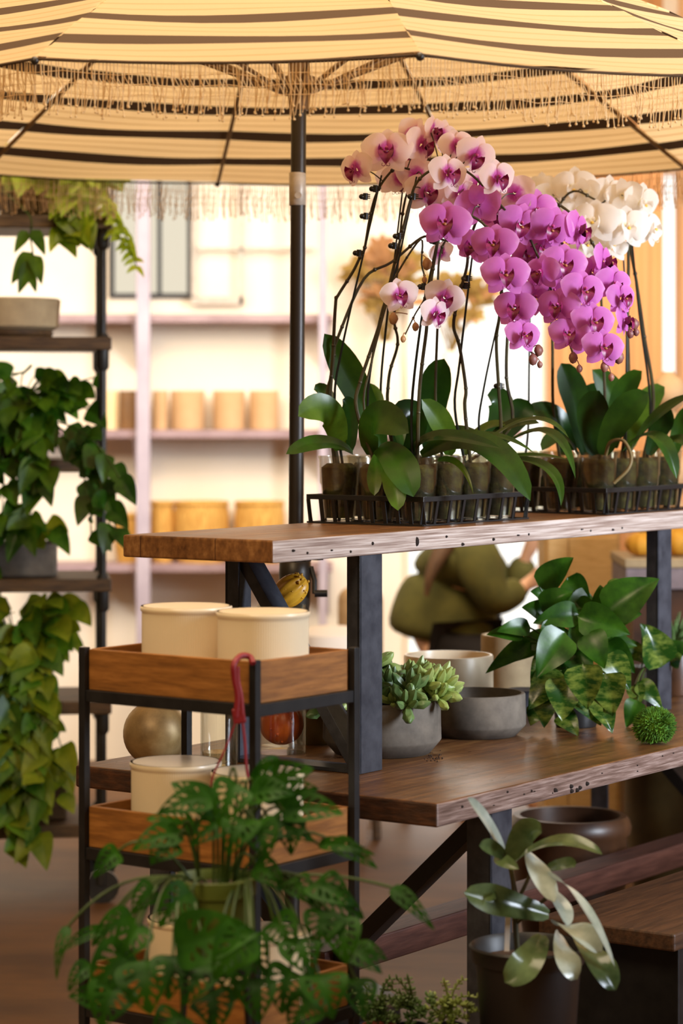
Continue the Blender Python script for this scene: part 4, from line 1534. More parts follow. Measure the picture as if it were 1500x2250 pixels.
# --- tray of white orchids
GU2 = [1.436, 1.556, 1.676, 1.796]
GV2 = [.429, .541, .653]
names2 = {(0, 0): 'white orchid in the near corner cup of the right tray with a pale aerial root', (0, 1): 'white orchid in the middle cup at the left end of the right tray',
          (0, 2): 'white orchid in the back cup at the left end of the right tray', (1, 0): 'white orchid in the second front cup of the right tray',
          (2, 0): 'white orchid in the third front cup of the right tray', (3, 0): 'white orchid in the last front cup of the right tray, at the picture edge',
          (1, 1): 'white orchid in the middle row of the right tray, second from its left end', (1, 2): 'white orchid in the back row of the right tray, second from its left end',
          (2, 1): 'white orchid in the middle row of the right tray, third from its left end'}
for key, lab in names2.items():
    OR[('w',) + key] = orchid(lab, GU2[key[0]], GV2[key[1]], 'white orchids in the right tray')


def W(*k):
    return OR[('w',) + k][0]


def wst(*k, dx=0):
    return OR[('w',) + k][1] + V((dx, 0, .12))


q1, _ = stem(W(0, 1), [(1215, 900), (1213, 740), (1205, 560), (1225, 460), (1260, 420), (1310, 440)], y0=6.65, y1=6.5, start=wst(0, 1))
q2, _ = stem(W(0, 0), [(1328, 930), (1326, 800), (1318, 620), (1300, 480), (1330, 440)], y0=6.56, y1=6.55, start=wst(0, 0))
q3, _ = stem(W(1, 0), [(1380, 880), (1378, 700), (1380, 560), (1372, 470), (1350, 430), (1320, 430)], y0=6.65, y1=6.6, start=wst(1, 0), r=.0046)
q4, _ = stem(W(2, 0), [(1435, 880), (1415, 740), (1398, 620), (1385, 540), (1395, 470), (1420, 470)], y0=6.75, y1=6.6, start=wst(2, 0), r=.0046)
stem(W(1, 0), [(1375, 900), (1376, 700), (1368, 545)], 'stake', .0034, 'stake', 6.64, 6.6, wst(1, 0, dx=.012), False)
stem(W(2, 0), [(1428, 880), (1404, 690), (1388, 530)], 'stake', .0034, 'stake', 6.74, 6.62, wst(2, 0, dx=.012), False)
stem(W(0, 2), [(1160, 940), (1162, 800), (1166, 600)], 'stake', .0032, 'stake', 6.72, 6.7, wst(0, 2), False)


def wblooms(t, path, lst):
    for (px, py, y, sz, yaw, pitch, roll) in lst:
        bk = flower(t, 'white', P(px, py, y), sz * y / F, yaw, pitch, roll)
        pedicel(t, bk, path)


wblooms(W(0, 1), q1, [(1215, 440, 6.6, 100, 10, 0, 10), (1262, 412, 6.58, 104, -10, 8, 0), (1190, 412, 6.66, 76, 160, 10, 0), (1240, 470, 6.62, 100, 20, 0, 20), (1285, 425, 6.54, 80, 150, 0, 10)])
wblooms(W(0, 0), q2, [(1306, 488, 6.42, 120, -18, -6, 0), (1345, 545, 6.5, 80, 10, -30, 0), (1290, 540, 6.5, 96, 0, -10, 10)])
wblooms(W(1, 0), q3, [(1376, 500, 6.46, 116, 8, -6, 4), (1335, 425, 6.6, 92, 20, 10, 8), (1370, 432, 6.56, 92, 160, 8, 8), (1330, 470, 6.6, 100, 0, 0, 0)])
wblooms(W(2, 0), q4, [(1424, 502, 6.5, 104, 46, -4, 6), (1408, 445, 6.58, 100, 30, 10, 10), (1395, 470, 6.62, 90, 20, 0, 0)])
oleaf(W(0, 1), [(1285, 1000), (1265, 880), (1232, 798)], .080, 2, (6.6, 6.62, 6.62))
oleaf(W(0, 2), [(1240, 1000), (1225, 920), (1150, 905)], .07, 2, (6.68, 6.66, 6.6), nh=V((0, -.8, .5)))
oleaf(W(0, 0), [(1308, 1000), (1300, 920), (1316, 858)], .090, 2, (6.56, 6.55, 6.52))
oleaf(W(0, 0), [(1325, 1000), (1360, 920), (1424, 862)], .084, 0, (6.55, 6.5, 6.48), fold=.1)
oleaf(W(1, 0), [(1350, 985), (1362, 880), (1410, 815)], .064, 0, (6.62, 6.62, 6.6))
oleaf(W(1, 0), [(1385, 1000), (1430, 925), (1515, 868)], .052, 0, (6.62, 6.55, 6.5), nh=V((0, -.6, .8)))
oleaf(W(1, 0), [(1370, 990), (1440, 960), (1486, 1052)], .055, 0, (6.6, 6.5, 6.45), nh=V((.2, -.6, .7)), fold=.3)
oleaf(W(2, 0), [(1425, 1000), (1450, 940), (1475, 900)], .06, 2, (6.74, 6.74, 6.7))
oleaf(W(2, 0), [(1430, 1000), (1480, 965), (1530, 990)], .05, 0, (6.72, 6.66, 6.6), nh=V((0, -.6, .8)))
oleaf(W(0, 1), [(1270, 1000), (1230, 960), (1190, 990)], .05, 2, (6.6, 6.55, 6.5), nh=V((0, -.6, .8)))
oleaf(W(1, 1), [(1320, 990), (1350, 890), (1300, 812)], .08, 0, (6.7, 6.72, 6.72))
oleaf(W(1, 2), [(1255, 990), (1280, 900), (1330, 850)], .08, 2, (6.76, 6.78, 6.78))
oleaf(W(2, 1), [(1380, 990), (1410, 900), (1460, 850)], .07, 1, (6.8, 6.8, 6.8))
oleaf(W(3, 0), [(1480, 1000), (1500, 930), (1540, 900)], .06, 0, (6.84, 6.84, 6.8))
o = MB()
o.tube(catmull([P(1330, 1000, 6.52), P(1340, 972, 6.5), P(1368, 968, 6.48), P(1386, 1000, 6.46), P(1380, 1030, 6.45), P(1348, 1062, 6.45)], 6), .0045, 8)
o.build('aerial_root', M['olive_jar'], W(0, 0))

# ================================================================== ON THE TABLE
ZT = 0.751


def on_table(px, y):
    return V(((px - 750) / F * y, y, ZT))


def concrete_bowl(label, c, r, h, soil=False):
    t = thing('concrete_bowl', label, 'bowl', c)
    o = MB()
    o.lathe([(r * .80, 0), (r * .97, h * .22), (r, h * .27), (r * .985, h * .97), (r * .97, h), (r * .91, h), (r * .90, h * .93), (r * .86, h * .3), (0, h * .25)], c, 48)
    o.build('bowl_body', M['concrete'], t)
    if soil:
        o = MB()
        o.lathe([(r * .895, h * .9), (r * .5, h * .97), (0, h * .95)], c, 32)
        o.build('soil', M['soil'], t)
    return t


c = on_table(839, 5.96)
t = concrete_bowl('round grey concrete bowl planted with a mound of green succulents, beside the steel post', c, .139, .125, True)
# succulents: plump pointed leaves in rosettes
def rosette(mb, p, d, size, nl, rn, mi=0, wide=.42, open_=.9):
    d = V(d).normalized()
    ax = d.orthogonal().normalized()
    bx = d.cross(ax)
    for k in range(nl):
        a = k * 2.4 + size * 900
        f = (k + 1) / nl
        out = (ax * math.cos(a) + bx * math.sin(a))
        tip = p + out * size * open_ * f + d * size * (1.0 - .75 * f)
        mid = p + out * size * .62 * f + d * size * .25 * (1 - f)
        L = (tip - p).length
        mb.tube([p + (mid - p) * .15, p.lerp(mid, .6), mid.lerp(tip, .35), mid.lerp(tip, .75), tip], [L * .07, L * wide * .34, L * wide * .48, L * wide * .3, L * .03], 6, mi=mi)


rn = random.Random(17)
g = [MB(), MB()]
sg = MB()
for k in range(44):
    a = rn.uniform(0, 2 * PI)
    r = .118 * math.sqrt(rn.random())
    base = c + V((r * math.cos(a), r * math.sin(a), .118))
    hh = rn.uniform(.01, .085) * (1.15 - r / .15)
    p = base + V((math.cos(a) * r * .35, math.sin(a) * r * .3, hh))
    sg.tube([base, p], .004, 6)
    rosette(g[0 if rn.random() < .7 else 1], p, (math.cos(a) * r * 6, math.sin(a) * r * 6 - .3, 1), rn.uniform(.042, .066), rn.randint(7, 10), rn, wide=.46, open_=1.15)
sg.build('stems', M['succulent_dk'], t)
g[0].build('succulent_leaves', M['succulent'], t)
g[1].build('succulent_leaves', M['succulent_dk'], t)
# crumbs of soil on the table beside the bowl
o = MB()
for k in range(40):
    u_, v_ = rn.gauss(0, 1), rn.gauss(0, 1)
    q = P(952 + u_ * 14, 1666 + v_ * 5, .815 * F / (1666 + v_ * 5 - HZ))
    o.ball(V((q.x, q.y, .7515)), rn.uniform(.0008, .0022), 5, 3)
so = o.build('spilled_soil', M['soil'])
so['label'] = 'dark crumbs of soil spilled on the tabletop right of the succulent bowl'
so['category'] = 'soil'
so['kind'] = 'stuff'

concrete_bowl('empty round grey concrete bowl right of the succulents', on_table(1045, 6.28), .124, .104)
simple_pot('white_planter', 'low pale glazed pot behind the empty concrete bowl', 'pot', on_table(985, 6.66), .117, .16, M['white_pot'], lip=.008)
simple_pot('beige_planter', 'beige pot partly behind the pothos leaves, back of the table', 'pot', on_table(1130, 6.96), .092, .185, M['concrete_lt'], lip=.008)
c = on_table(1150, 6.72)
t = thing('dark_dish', 'small dark blue shallow dish behind the bushy pothos', 'dish', c)
o = MB()
o.lathe([(.025, 0), (.03, .05), (.045, .062), (.04, .064), (.02, .055), (0, .055)], c, 28)
o.build('dish_body', M['steel'], t)


def pothos_plant(label, c, r, h, leaves, mat, potmat, seed, Y):
    t = thing('potted_pothos', label, 'plant', c)
    o = MB()
    o.lathe(pot_profile(r, h, taper=r * .15), c, 36)
    o.build('pot_body', potmat, t)
    o = MB()
    o.lathe([(r * .88, h * .88), (0, h * .9)], c, 24)
    o.build('soil', M['soil'], t)
    rn = random.Random(seed)
    top = c + V((0, 0, h * .9))
    for (bx, by, tx, ty, w, dy, mi) in leaves:
        a = P(bx, by, Y + dy)
        e = P(tx, ty, Y + dy + rn.uniform(-.04, .0))
        mid = (a + e) * .5 + V((0, -.015, .012))
        o = MB()
        o.leaf(a, mid, e, w * Y / F, V((rn.uniform(-.3, .3), -1, rn.uniform(.1, .7))), p_heart, 12, 4, fold=rn.uniform(.1, .3), wave=.015, ph=rn.uniform(0, 6))
        lf = o.build('leaf', M[mat[mi]], t)
        o = MB()
        ctrl = (top + a) * .5 + V((0, 0, .05))
        st = top + V((rn.uniform(-.4, .4) * r, rn.uniform(-.4, .4) * r, 0))
        o.tube([bez(st, ctrl, a, q / 8) for q in range(9)], .0024, 6)
        o.build('petiole', M['monstera_stem'], lf)
    return t


# each leaf: base px, tip px, width px, depth offset, material
pothos_plant('bushy green pothos with dark pot in the middle of the table', on_table(1265, 6.45), .062, .11,
             [(1185, 1290, 1260, 1225, 62, .0, 0), (1245, 1270, 1295, 1345, 60, .05, 0), (1190, 1340, 1260, 1300, 62, -.03, 0), (1165, 1380, 1090, 1388, 44, -.05, 0), (1150, 1395, 1068, 1395, 42, -.06, 0),
              (1165, 1410, 1066, 1480, 44, -.05, 0), (1320, 1345, 1318, 1285, 42, .0, 0), (1330, 1350, 1448, 1272, 98, -.04, 0), (1345, 1300, 1370, 1280, 42, .05, 1), (1270, 1355, 1385, 1395, 78, -.08, 0),
              (1270, 1350, 1170, 1370, 60, -.06, 0), (1240, 1390, 1178, 1490, 86, -.1, 0), (1290, 1390, 1328, 1470, 68, -.1, 0), (1230, 1475, 1160, 1560, 80, -.1, 1), (1240, 1490, 1235, 1585, 84, -.13, 1),
              (1270, 1510, 1320, 1595, 74, -.12, 1), (1330, 1480, 1345, 1575, 84, -.12, 1), (1230, 1570, 1270, 1618, 50, -.12, 1), (1180, 1420, 1110, 1460, 46, .02, 0), (1310, 1420, 1370, 1450, 60, .05, 0),
              (1265, 1440, 1230, 1520, 70, -.05, 0), (1300, 1310, 1235, 1345, 50, .04, 0), (1290, 1400, 1400, 1420, 62, .06, 0), (1210, 1350, 1145, 1335, 50, .0, 0), (1340, 1400, 1300, 1330, 56, .02, 0),
              (1210, 1440, 1168, 1530, 66, -.07, 1), (1280, 1460, 1290, 1560, 84, -.15, 1), (1330, 1440, 1385, 1520, 70, -.08, 1), (1200, 1500, 1195, 1600, 70, -.10, 1), (1310, 1540, 1345, 1612, 60, -.11, 1),
              (1250, 1420, 1300, 1500, 70, -.07, 0), (1205, 1405, 1130, 1425, 50, -.03, 0), (1330, 1415, 1395, 1480, 60, .0, 0), (1225, 1370, 1200, 1450, 70, -.07, 0), (1300, 1370, 1250, 1440, 76, -.06, 0),
              (1260, 1330, 1320, 1385, 66, .02, 0), (1220, 1320, 1165, 1300, 48, .05, 0), (1345, 1360, 1410, 1350, 56, .06, 0), (1180, 1560, 1165, 1595, 44, -.08, 1)],
             ('pothos', 'pothos_var'), M['black_pot'], 3, 6.42)
pothos_plant('variegated pothos in a grey concrete pot near the right edge', on_table(1428, 6.95), .059, .10,
             [(1452, 1465, 1418, 1372, 84, -.2, 1), (1470, 1460, 1498, 1440, 40, -.1, 1), (1400, 1450, 1380, 1405, 44, -.1, 1), (1420, 1440, 1385, 1450, 40, -.15, 1), (1440, 1430, 1405, 1370, 44, .0, 0),
              (1400, 1500, 1455, 1560, 44, -.4, 1), (1395, 1505, 1400, 1560, 40, -.4, 1), (1400, 1540, 1375, 1600, 44, -.45, 0), (1410, 1420, 1460, 1400, 44, .05, 0), (1460, 1440, 1520, 1420, 50, .1, 0)],
             ('pothos', 'pothos_var'), M['concrete'], 5, 6.9)
# moss ball
c = on_table(1437, 6.12)
o = MB()
rn = random.Random(6)
o.ball(c + V((0, 0, .040)), (.044, .040, .040), 14, 10)
for k in range(1500):
    a = rn.uniform(0, 2 * PI)
    z = rn.uniform(-.85, 1)
    q = math.sqrt(1 - z * z)
    d = V((q * math.cos(a), q * math.sin(a), z))
    p = c + V((0, 0, .041)) + V((d.x * .043, d.y * .039, d.z * .038))
    e = p + d * rn.uniform(.004, .012) + V((rn.uniform(-.003, .003),) * 3)
    e.z = max(e.z, ZT + .001)
    o.tube([p, e], [.0022, .0005], 4, cap=False)
mo = o.build('moss_ball', M['moss'])
mo['label'] = 'fluffy round ball of dark green moss near the front table edge'
mo['category'] = 'moss'

# small things at the right back of the table
c = on_table(1482, 7.15)
t = thing('spiky_succulent', 'spiky grey-green aloe in a brown pot at the right picture edge', 'plant', c)
o = MB()
o.lathe(pot_profile(.055, .12, taper=.008), c, 28)
o.build('pot_body', M['brown_pot'], t)
o = MB()
rn = random.Random(8)
for k in range(34):
    a = k * 2.4
    f = rn.uniform(.3, 1)
    e = c + V((math.cos(a) * .075 * f, math.sin(a) * .075 * f, .13 + .13 * (1.1 - f)))
    o.tube([c + V((0, 0, .11)), (c + V((0, 0, .14))).lerp(e, .5), e], [.006, .0055, .001], 5)
o.build('spiky_leaves', M['succulent_dk'], t)
c = on_table(1252, 7.0)
t = thing('pink_flower_pot', 'small potted plant with pink blooms half hidden behind the pothos', 'plant', c)
o = MB()
o.lathe(pot_profile(.05, .16, taper=.01), c, 28)
o.build('pot_body', M['terracotta'], t)
o = MB()
for (px, py) in ((1250, 1322), (1262, 1310), (1240, 1335), (1258, 1335)):
    p = P(px, py, 6.98)
    for k in range(5):
        d = V((math.cos(k * 1.257), -.4, math.sin(k * 1.257)))
        o.leaf(p, p + d * .012, p + d * .022, .018, (0, -1, 0), p_petal, 4, 2)
o.build('flowers', M['pink_flower'], t)
for (px, py) in ((1250, 1322), (1262, 1310), (1240, 1335)):
    o = MB()
    o.tube([c + V((0, 0, .15)), P(px, py, 6.99)], .002, 5)
    o.build('stem', M['monstera_stem'], t)

# left end of the table: round vase, glass vases with gourds
c = on_table(342, 5.72)
t = thing('round_vase', 'round aged tan metal vase on the left end of the table', 'vase', c)
o = MB()
r = .0735
prof = [(r * .55, 0)] + [(r * math.cos(a), r + .002 + r * 1.0 * math.sin(a)) for a in [math.radians(x) for x in range(-55, 66, 10)]] + [(r * .42, r * 1.95), (r * .45, r * 2.05), (r * .38, r * 2.05), (r * .36, r * 1.9), (0, r * 1.6)]
o.lathe(prof, c, 40)
o.build('vase_body', M['aged_vase'], t)


def glass_cyl(name, label, c, r, h, water=0.0):
    t = thing(name, label, 'vase', c)
    o = MB()
    o.lathe([(r * .96, 0), (r, .004), (r, h), (r - .0025, h), (r - .003, .014), (0, .012)], c, 40)
    o.build('glass_wall', M['glass'], t)
    if water:
        o = MB()
        o.lathe([(r - .0045, .0155), (r - .0045, water), (0, water)], c, 32)
        o.build('water', M['water'], t)
    return t


glass_cyl('glass_vase', 'clear glass cylinder holding a little water, behind the cart', on_table(481, 5.62), .041, .165, .048)
cg = on_table(618, 5.96)
glass_cyl('glass_vase', 'tall clear glass cylinder filled with gourds, under the plank', cg, .057, .345)


def gourd(label, c, r, mat, seed, warts=0, stretch=1.0):
    t = thing('gourd', label, 'gourd', c - V((0, 0, r)), 0, 'gourds in the glass cylinder')
    rn = random.Random(seed)
    o = MB()
    o.ball(c, (r, r, r * stretch), 40, 20, mod=lambda t_, a: 1 + .06 * math.cos(10 * t_) * math.cos(a))
    for k in range(warts):
        a = rn.uniform(0, 2 * PI)
        z = rn.uniform(-.8, .9)
        q = math.sqrt(1 - z * z)
        o.ball(c + V((q * math.cos(a) * r, q * math.sin(a) * r, z * r * stretch)), rn.uniform(.002, .0042), 6, 4)
    o.build('gourd_body', mat, t)
    o = MB()
    o.tube(catmull([c + V((0, 0, r * stretch * .95)), c + V((.004, 0, r * stretch + .01)), c + V((.012, 0, r * stretch + .016))], 3), .004, 6)
    o.build('gourd_stem', M['olive_jar'], t)


gourd('orange bumpy gourd at the bottom of the tall glass cylinder', cg + V((0, 0, .068)), .050, M['gourd_o'], 1, 24)
gourd('orange gourd in the middle of the tall glass cylinder', cg + V((0.001, 0, .171)), .050, M['gourd_o'], 2, 14)
gourd('mottled yellow gourd just below the glass rim', cg + V((-.001, 0, .272)), .048, M['gourd_y'], 3, 10)
cy = P(642, 1294, 5.96)
t = thing('gourd', 'yellow warty gourd resting on top of the tall glass cylinder', 'gourd', cy - V((0, 0, .04)), 0, 'gourds in the glass cylinder')
o = MB()
rn = random.Random(31)
rt = Matrix.Rotation(math.radians(52), 3, 'Y')
bb = MB()
bb.ball((0, 0, 0), (.034, .034, .047), 40, 22, mod=lambda t_, a: (1 + .07 * math.cos(9 * t_) * math.cos(a)) * (1 - .16 * math.sin(a)))
for k in range(40):
    a = rn.uniform(0, 2 * PI)
    z = rn.uniform(-.4, .97)
    q = math.sqrt(1 - z * z)
    bb.ball(V((q * math.cos(a) * .033, q * math.sin(a) * .033, z * .042)), rn.uniform(.0018, .0042), 6, 4)
bb.v = [cy + rt @ p for p in bb.v]
bb.build('gourd_body', M['gourd_y'], t)
o.tube([cy + rt @ V((0, 0, -.045)), cy + rt @ V((.004, 0, -.060))], .005, 6)
o.build('gourd_stem', M['olive_jar'], t)
simple_pot('olive_jar', 'small olive brown pot behind the steel brace on the table', 'pot', on_table(690, 6.12), .043, .095, M['olive_jar'])

# ================================================================== CART
FC = V((-.1646, 4.85, 0))
LA = V((-.803, .596, 0)).normalized()
RA = V((LA.y, -LA.x, 0))
CL, CR = .437, .318


def C(l, r, z):
    return FC + LA * l + RA * r + V((0, 0, z))


t_ct = thing('tiered_cart', 'three-tier black metal cart with shallow wooden trays in the foreground', 'cart', C(CL / 2, CR / 2, 0), math.atan2(RA.y, RA.x))
for (l, r) in ((0, 0), (CL, 0), (0, CR), (CL, CR)):
    o = MB()
    s_ = .0085
    o.box((l - s_, r - s_, .0), (l + s_, r + s_, 1.078), C)
    o.build('leg', M['blacksteel'], t_ct, smooth=False, bevel=.0015)
ZTR = [.969, .654, .339]
for z in ZTR:
    o = MB()
    th = .012
    i0 = .0095
    zt = z + .105
    for (a, b_) in (((i0, i0 - .006), (CL - i0, i0 + th - .006)), ((i0, CR - i0 - th + .006), (CL - i0, CR - i0 + .006)), ((i0 - .006, i0 + .0075), (i0 + th - .006, CR - i0 - .0075)), ((CL - i0 - th + .006, i0 + .0075), (CL - i0 + .006, CR - i0 - .0075))):
        o.box((a[0], a[1], z + .024), (b_[0], b_[1], zt), C)
    o.box((i0 + .006, i0 + .006, z + .003), (CL - i0 - .006, CR - i0 - .006, z + .016), C)
    tr = o.build('wooden_tray', M['cart_wood'], t_ct, smooth=False, bevel=.0015)
    o = MB()
    for (a, b_) in (((.0086, -.006), (CL - .0086, .008)), ((.0086, CR - .008), (CL - .0086, CR + .006)), ((-.006, .0086), (.008, CR - .0086)), ((CL - .008, .0086), (CL + .006, CR - .0086))):
        o.box((a[0], a[1], z), (b_[0], b_[1], z + .0235), C)
    o.build('rail', M['blacksteel'], tr, smooth=False, bevel=.001)


def ribbed(label, px, y, z):
    c = V(((px - 750) / F * y, y, z))
    t = thing('ribbed_pot', label, 'pot', c, 0, 'cream ribbed pots on the cart')
    o = MB()
    r, h = .093, .172
    n = 480
    def md(a, zz):
        return 1 + (.014 * (0.5 + 0.5 * math.cos(a * 120)) if .01 < zz < h - .014 else 0.0)
    o.lathe([(r * .93, 0), (r * .955, .004), (r * .955, .012), (r * .955, h - .016), (r * .965, h - .012), (r, h - .009), (r, h - .003), (r * .985, h)], c, n, mod=md)
    o.lathe([(r * .985, h), (r * .94, h), (r * .93, h - .003), (r * .93, h - .012), (r * .87, h - .015), (r * .865, h - .02), (r * .85, .016), (0, .014)], c, 72)
    o.build('pot_body', M['white_pot'], t)


zt = ZTR[0] + .0165
ribbed('cream ribbed pot on the top tray of the cart, further back on the left', 409, 5.16, zt)
ribbed('cream ribbed pot on the top tray of the cart, nearer the front corner', 578, 5.025, zt)
zt = ZTR[1] + .0165
ribbed('cream ribbed pot on the middle tray of the cart, left and fully seen', 386, 5.16, zt)
ribbed('cream ribbed pot on the middle tray of the cart, hidden behind leaves', 566, 5.025, zt)
zt = ZTR[2] + .0165
ribbed('cream ribbed pot on the bottom tray of the cart, left behind the leaves', 424, 5.16, zt)
ribbed('cream ribbed pot on the bottom tray of the cart, right behind the leaves', 582, 5.025, zt)

# red cord looped over the front corner
c = C(-.012, -.012, .9)
t = thing('red_cord', 'red cord looped over the front corner of the cart, two ends hanging down', 'cord', c)
o = MB()
Yc = 4.80
o.tube(catmull([P(518, 1575, Yc), P(522, 1530, Yc), P(515, 1490, Yc), P(514, 1460, Yc), P(528, 1442, Yc + .02), P(548, 1443, Yc + .03), P(556, 1458, Yc + .02)], 6), .006, 8)
o.tube(catmull([P(532, 1570, Yc), P(529, 1530, Yc), P(522, 1495, Yc), P(521, 1465, Yc)], 6), .005, 8)
o.build('loop', M['red'], t)
o = MB()
o.bar(P(522, 1556, Yc), P(527, 1590, Yc), .024, .008, (0, 1, 0))
o.build('clasp', M['red'], t, smooth=False, bevel=.003)
o = MB()
o.tube(catmull([P(518, 1585, Yc), P(505, 1620, Yc), P(488, 1660, Yc), P(468, 1705, Yc), P(462, 1735, Yc)], 5), .0022, 6)
o.tube(catmull([P(533, 1585, Yc), P(538, 1630, Yc), P(541, 1680, Yc), P(546, 1715, Yc)], 5), .0032, 6)
o.build('loose_ends', M['red'], t)

# ================================================================== MONSTERA ON ITS STAND
YM = 4.50
c = P(470, 2098, YM)
c = V((c.x, c.y, .585))
t = thing('plant_stand', 'slim black plant stand under the leafy olive pot, in front of the cart', 'stand', (c.x, c.y, 0))
o = MB()
o.lathe([(.085, .570), (.085, .582), (0, .582)], (c.x, c.y, 0), 32)
o.build('top', M['blacksteel'], t)
for k in range(3):
    a = .5 + k * 2 * PI / 3
    o = MB()
    o.tube([(c.x + .06 * math.cos(a), c.y + .06 * math.sin(a), .57), (c.x + .10 * math.cos(a), c.y + .10 * math.sin(a), 0.003)], .006, 8)
    o.build('leg', M['blacksteel'], t)
t = thing('potted_monstera', 'trailing swiss cheese plant with holed leaves in an olive green pot', 'plant', c)
o = MB()
r = .0755
o.lathe([(r * .78, 0), (r * .8, .004), (r * .92, .115), (r * .985, .117), (r, .145), (r * .96, .147), (r * .93, .14), (r * .9, .12), (0, .118)], c, 40)
o.build('pot_body', M['green_pot'], t)
o = MB()
o.lathe([(r * .92, .128), (0, .134)], c, 28)
o.build('soil', M['soil'], t)


def mon_holes(i, k, n, w):
    t_, x = (i + .5) / n, abs((k + .5) / w * 2 - 1)
    u = (t_ - x * .24) / .15
    return .2 < t_ < .84 and .24 < x < .70 and abs(u % 1 - .5) < .27 * math.sqrt(max(0, 1 - ((x - .47) / .24) ** 2))


rn = random.Random(14)
ML = [  # base px, tip px, width px, dy
    (480, 1790, 375, 1720, 78, -.02), (470, 1750, 345, 1790, 70, -.06), (560, 1740, 690, 1690, 92, -.02), (545, 1745, 650, 1745, 76, -.05), (520, 1720, 480, 1820, 90, -.08), (545, 1800, 500, 1880, 88, -.10), (620, 1780, 755, 1790, 76, -.04),
    (590, 1800, 690, 1850, 80, -.03), (600, 1760, 700, 1735, 66, .02), (560, 1810, 585, 1890, 86, -.10), (640, 1800, 640, 1880, 74, -.04), (400, 1830, 290, 1870, 66, -.05), (430, 1820, 320, 1800, 60, -.02), (390, 1850, 330, 1900, 70, -.06),
    (260, 1870, 205, 1930, 52, -.02), (700, 1855, 825, 1880, 34, .0), (730, 1850, 830, 1910, 46, .0), (385, 2080, 568, 2052, 128, -.18), (550, 2045, 470, 2155, 104, -.20), (230, 2040, 128, 2100, 30, -.02), (150, 2035, 124, 2155, 28, -.02),
    (200, 2120, 150, 2180, 46, -.06), (290, 2010, 200, 2080, 64, -.06), (310, 2030, 260, 2120, 84, -.10), (290, 2090, 200, 2190, 110, -.12), (320, 2110, 330, 2230, 130, -.16), (260, 2160, 220, 2260, 110, -.14), (380, 2100, 370, 2200, 90, -.16),
    (450, 2120, 400, 2210, 100, -.18), (500, 2100, 520, 2200, 96, -.16), (540, 2060, 590, 2150, 90, -.12), (600, 2020, 640, 2100, 84, -.08), (690, 1940, 780, 1990, 84, -.06), (690, 1970, 800, 2020, 74, -.03), (720, 2000, 700, 2090, 90, -.08),
    (740, 2020, 760, 2120, 90, -.08), (650, 2060, 690, 2150, 96, -.10), (760, 2080, 840, 2140, 80, -.06), (790, 2090, 850, 2110, 44, -.04), (640, 2130, 620, 2230, 100, -.12), (700, 2140, 730, 2240, 110, -.12), (560, 2150, 570, 2250, 90, -.14),
    (460, 2180, 470, 2270, 100, -.16), (860, 1950, 955, 2045, 40, -.04), (640, 1930, 690, 1990, 66, -.04), (560, 1900, 620, 1960, 60, -.08), (780, 2150, 800, 2240, 84, -.08), (610, 1700, 560, 1690, 60, .03), (500, 1800, 420, 1860, 72, -.05),
    (340, 1950, 290, 2010, 60, -.06), (420, 1960, 350, 2040, 80, -.1), (690, 2200, 640, 2270, 90, -.1), (240, 2200, 150, 2190, 60, -.08), (400, 2230, 340, 2290, 90, -.14)]
rimc = c + V((0, 0, .14))
for (bx, by, tx, ty, w, dy) in ML:
    a, e = P(bx, by, YM + dy), P(tx, ty, YM + dy - .03)
    mid = (a + e) * .5 + V((rn.uniform(-.01, .01), -.03, .018))
    o = MB()
    nh = V((rn.uniform(-.4, .4), -1, rn.uniform(.2, 1.0)))
    o.leaf(a, mid, e, w * YM / F, nh, p_heart, 34, 10, fold=rn.uniform(.05, .25), wave=.02, ph=rn.uniform(0, 6), holes=mon_holes)
    lf = o.build('leaf', M['monstera'], t)
    o = MB()
    ang = math.atan2(a.y - rimc.y - .02, a.x - rimc.x)
    s0 = rimc + V((math.cos(ang) * .04, math.sin(ang) * .04, 0))
    if a.z < rimc.z - .02:
        sx = (a.x - rimc.x) * .8
        sx = max(.055, min(.068, abs(sx))) * (1 if sx > 0 else -1)
        s0 = rimc + V((sx, .008, .002))
    up = max(.04, (a.z - rimc.z) * .6 + .06)
    ctrl = V((s0.x * .45 + a.x * .55, s0.y * .4 + a.y * .6 - .02, max(s0.z, a.z) + up * .6))
    o.tube([bez(s0, ctrl, a, q / 9) for q in range(10)], .0028, 6)
    o.build('petiole', M['monstera_stem'], lf)

# ================================================================== LOW BENCH WITH FIG AND SUCCULENTS, SIDE BENCH
t = thing('low_crate', 'low dark wooden crate under the black nursery pot and small succulents', 'crate', (.24, 5.0, 0))
o = MB()
o.box((-.02, 4.84, .25), (.47, 5.17, .275))
o.build('crate_top', M['bench_wood'], t, smooth=False, bevel=.003)
for x in (0.0, .42):
    o = MB()
    o.box((x, 4.86, 0), (x + .03, 5.15, .25))
    o.build('crate_side', M['bench_wood'], t, smooth=False)

YF_ = 5.0
c = V(((1160 - 750) / F * YF_, YF_, .276))
t = thing('potted_fig', 'rubber fig with silvery shining leaves in a black nursery pot', 'plant', c)
o = MB()
o.lathe([(.086, 0), (.09, .004), (.103, .195), (.110, .197), (.113, .222), (.116, .226), (.112, .23), (.106, .222), (.100, .19), (0, .188)], c, 44)
o.build('pot_body', M['black_pot'], t)
o = MB()
o.lathe([(.101, .198), (0, .206)], c, 28)
o.build('soil', M['soil'], t)
o = MB()
o.tube(catmull([c + V((-.02, 0, .2)), P(1132, 2030, 5.0), P(1130, 1960, 5.0), P(1118, 1885, 5.0)], 5), [.006] * 11 + [.005] * 5, 8)
o.tube(catmull([P(1131, 1990, 5.0), P(1160, 1930, 4.99), P(1175, 1885, 4.98)], 4), .004, 7)
o.tube(catmull([P(1132, 2030, 5.0), P(1180, 1990, 4.98), P(1215, 1960, 4.96)], 4), .004, 7)
o.build('stem', M['spike'], t)
o = MB()
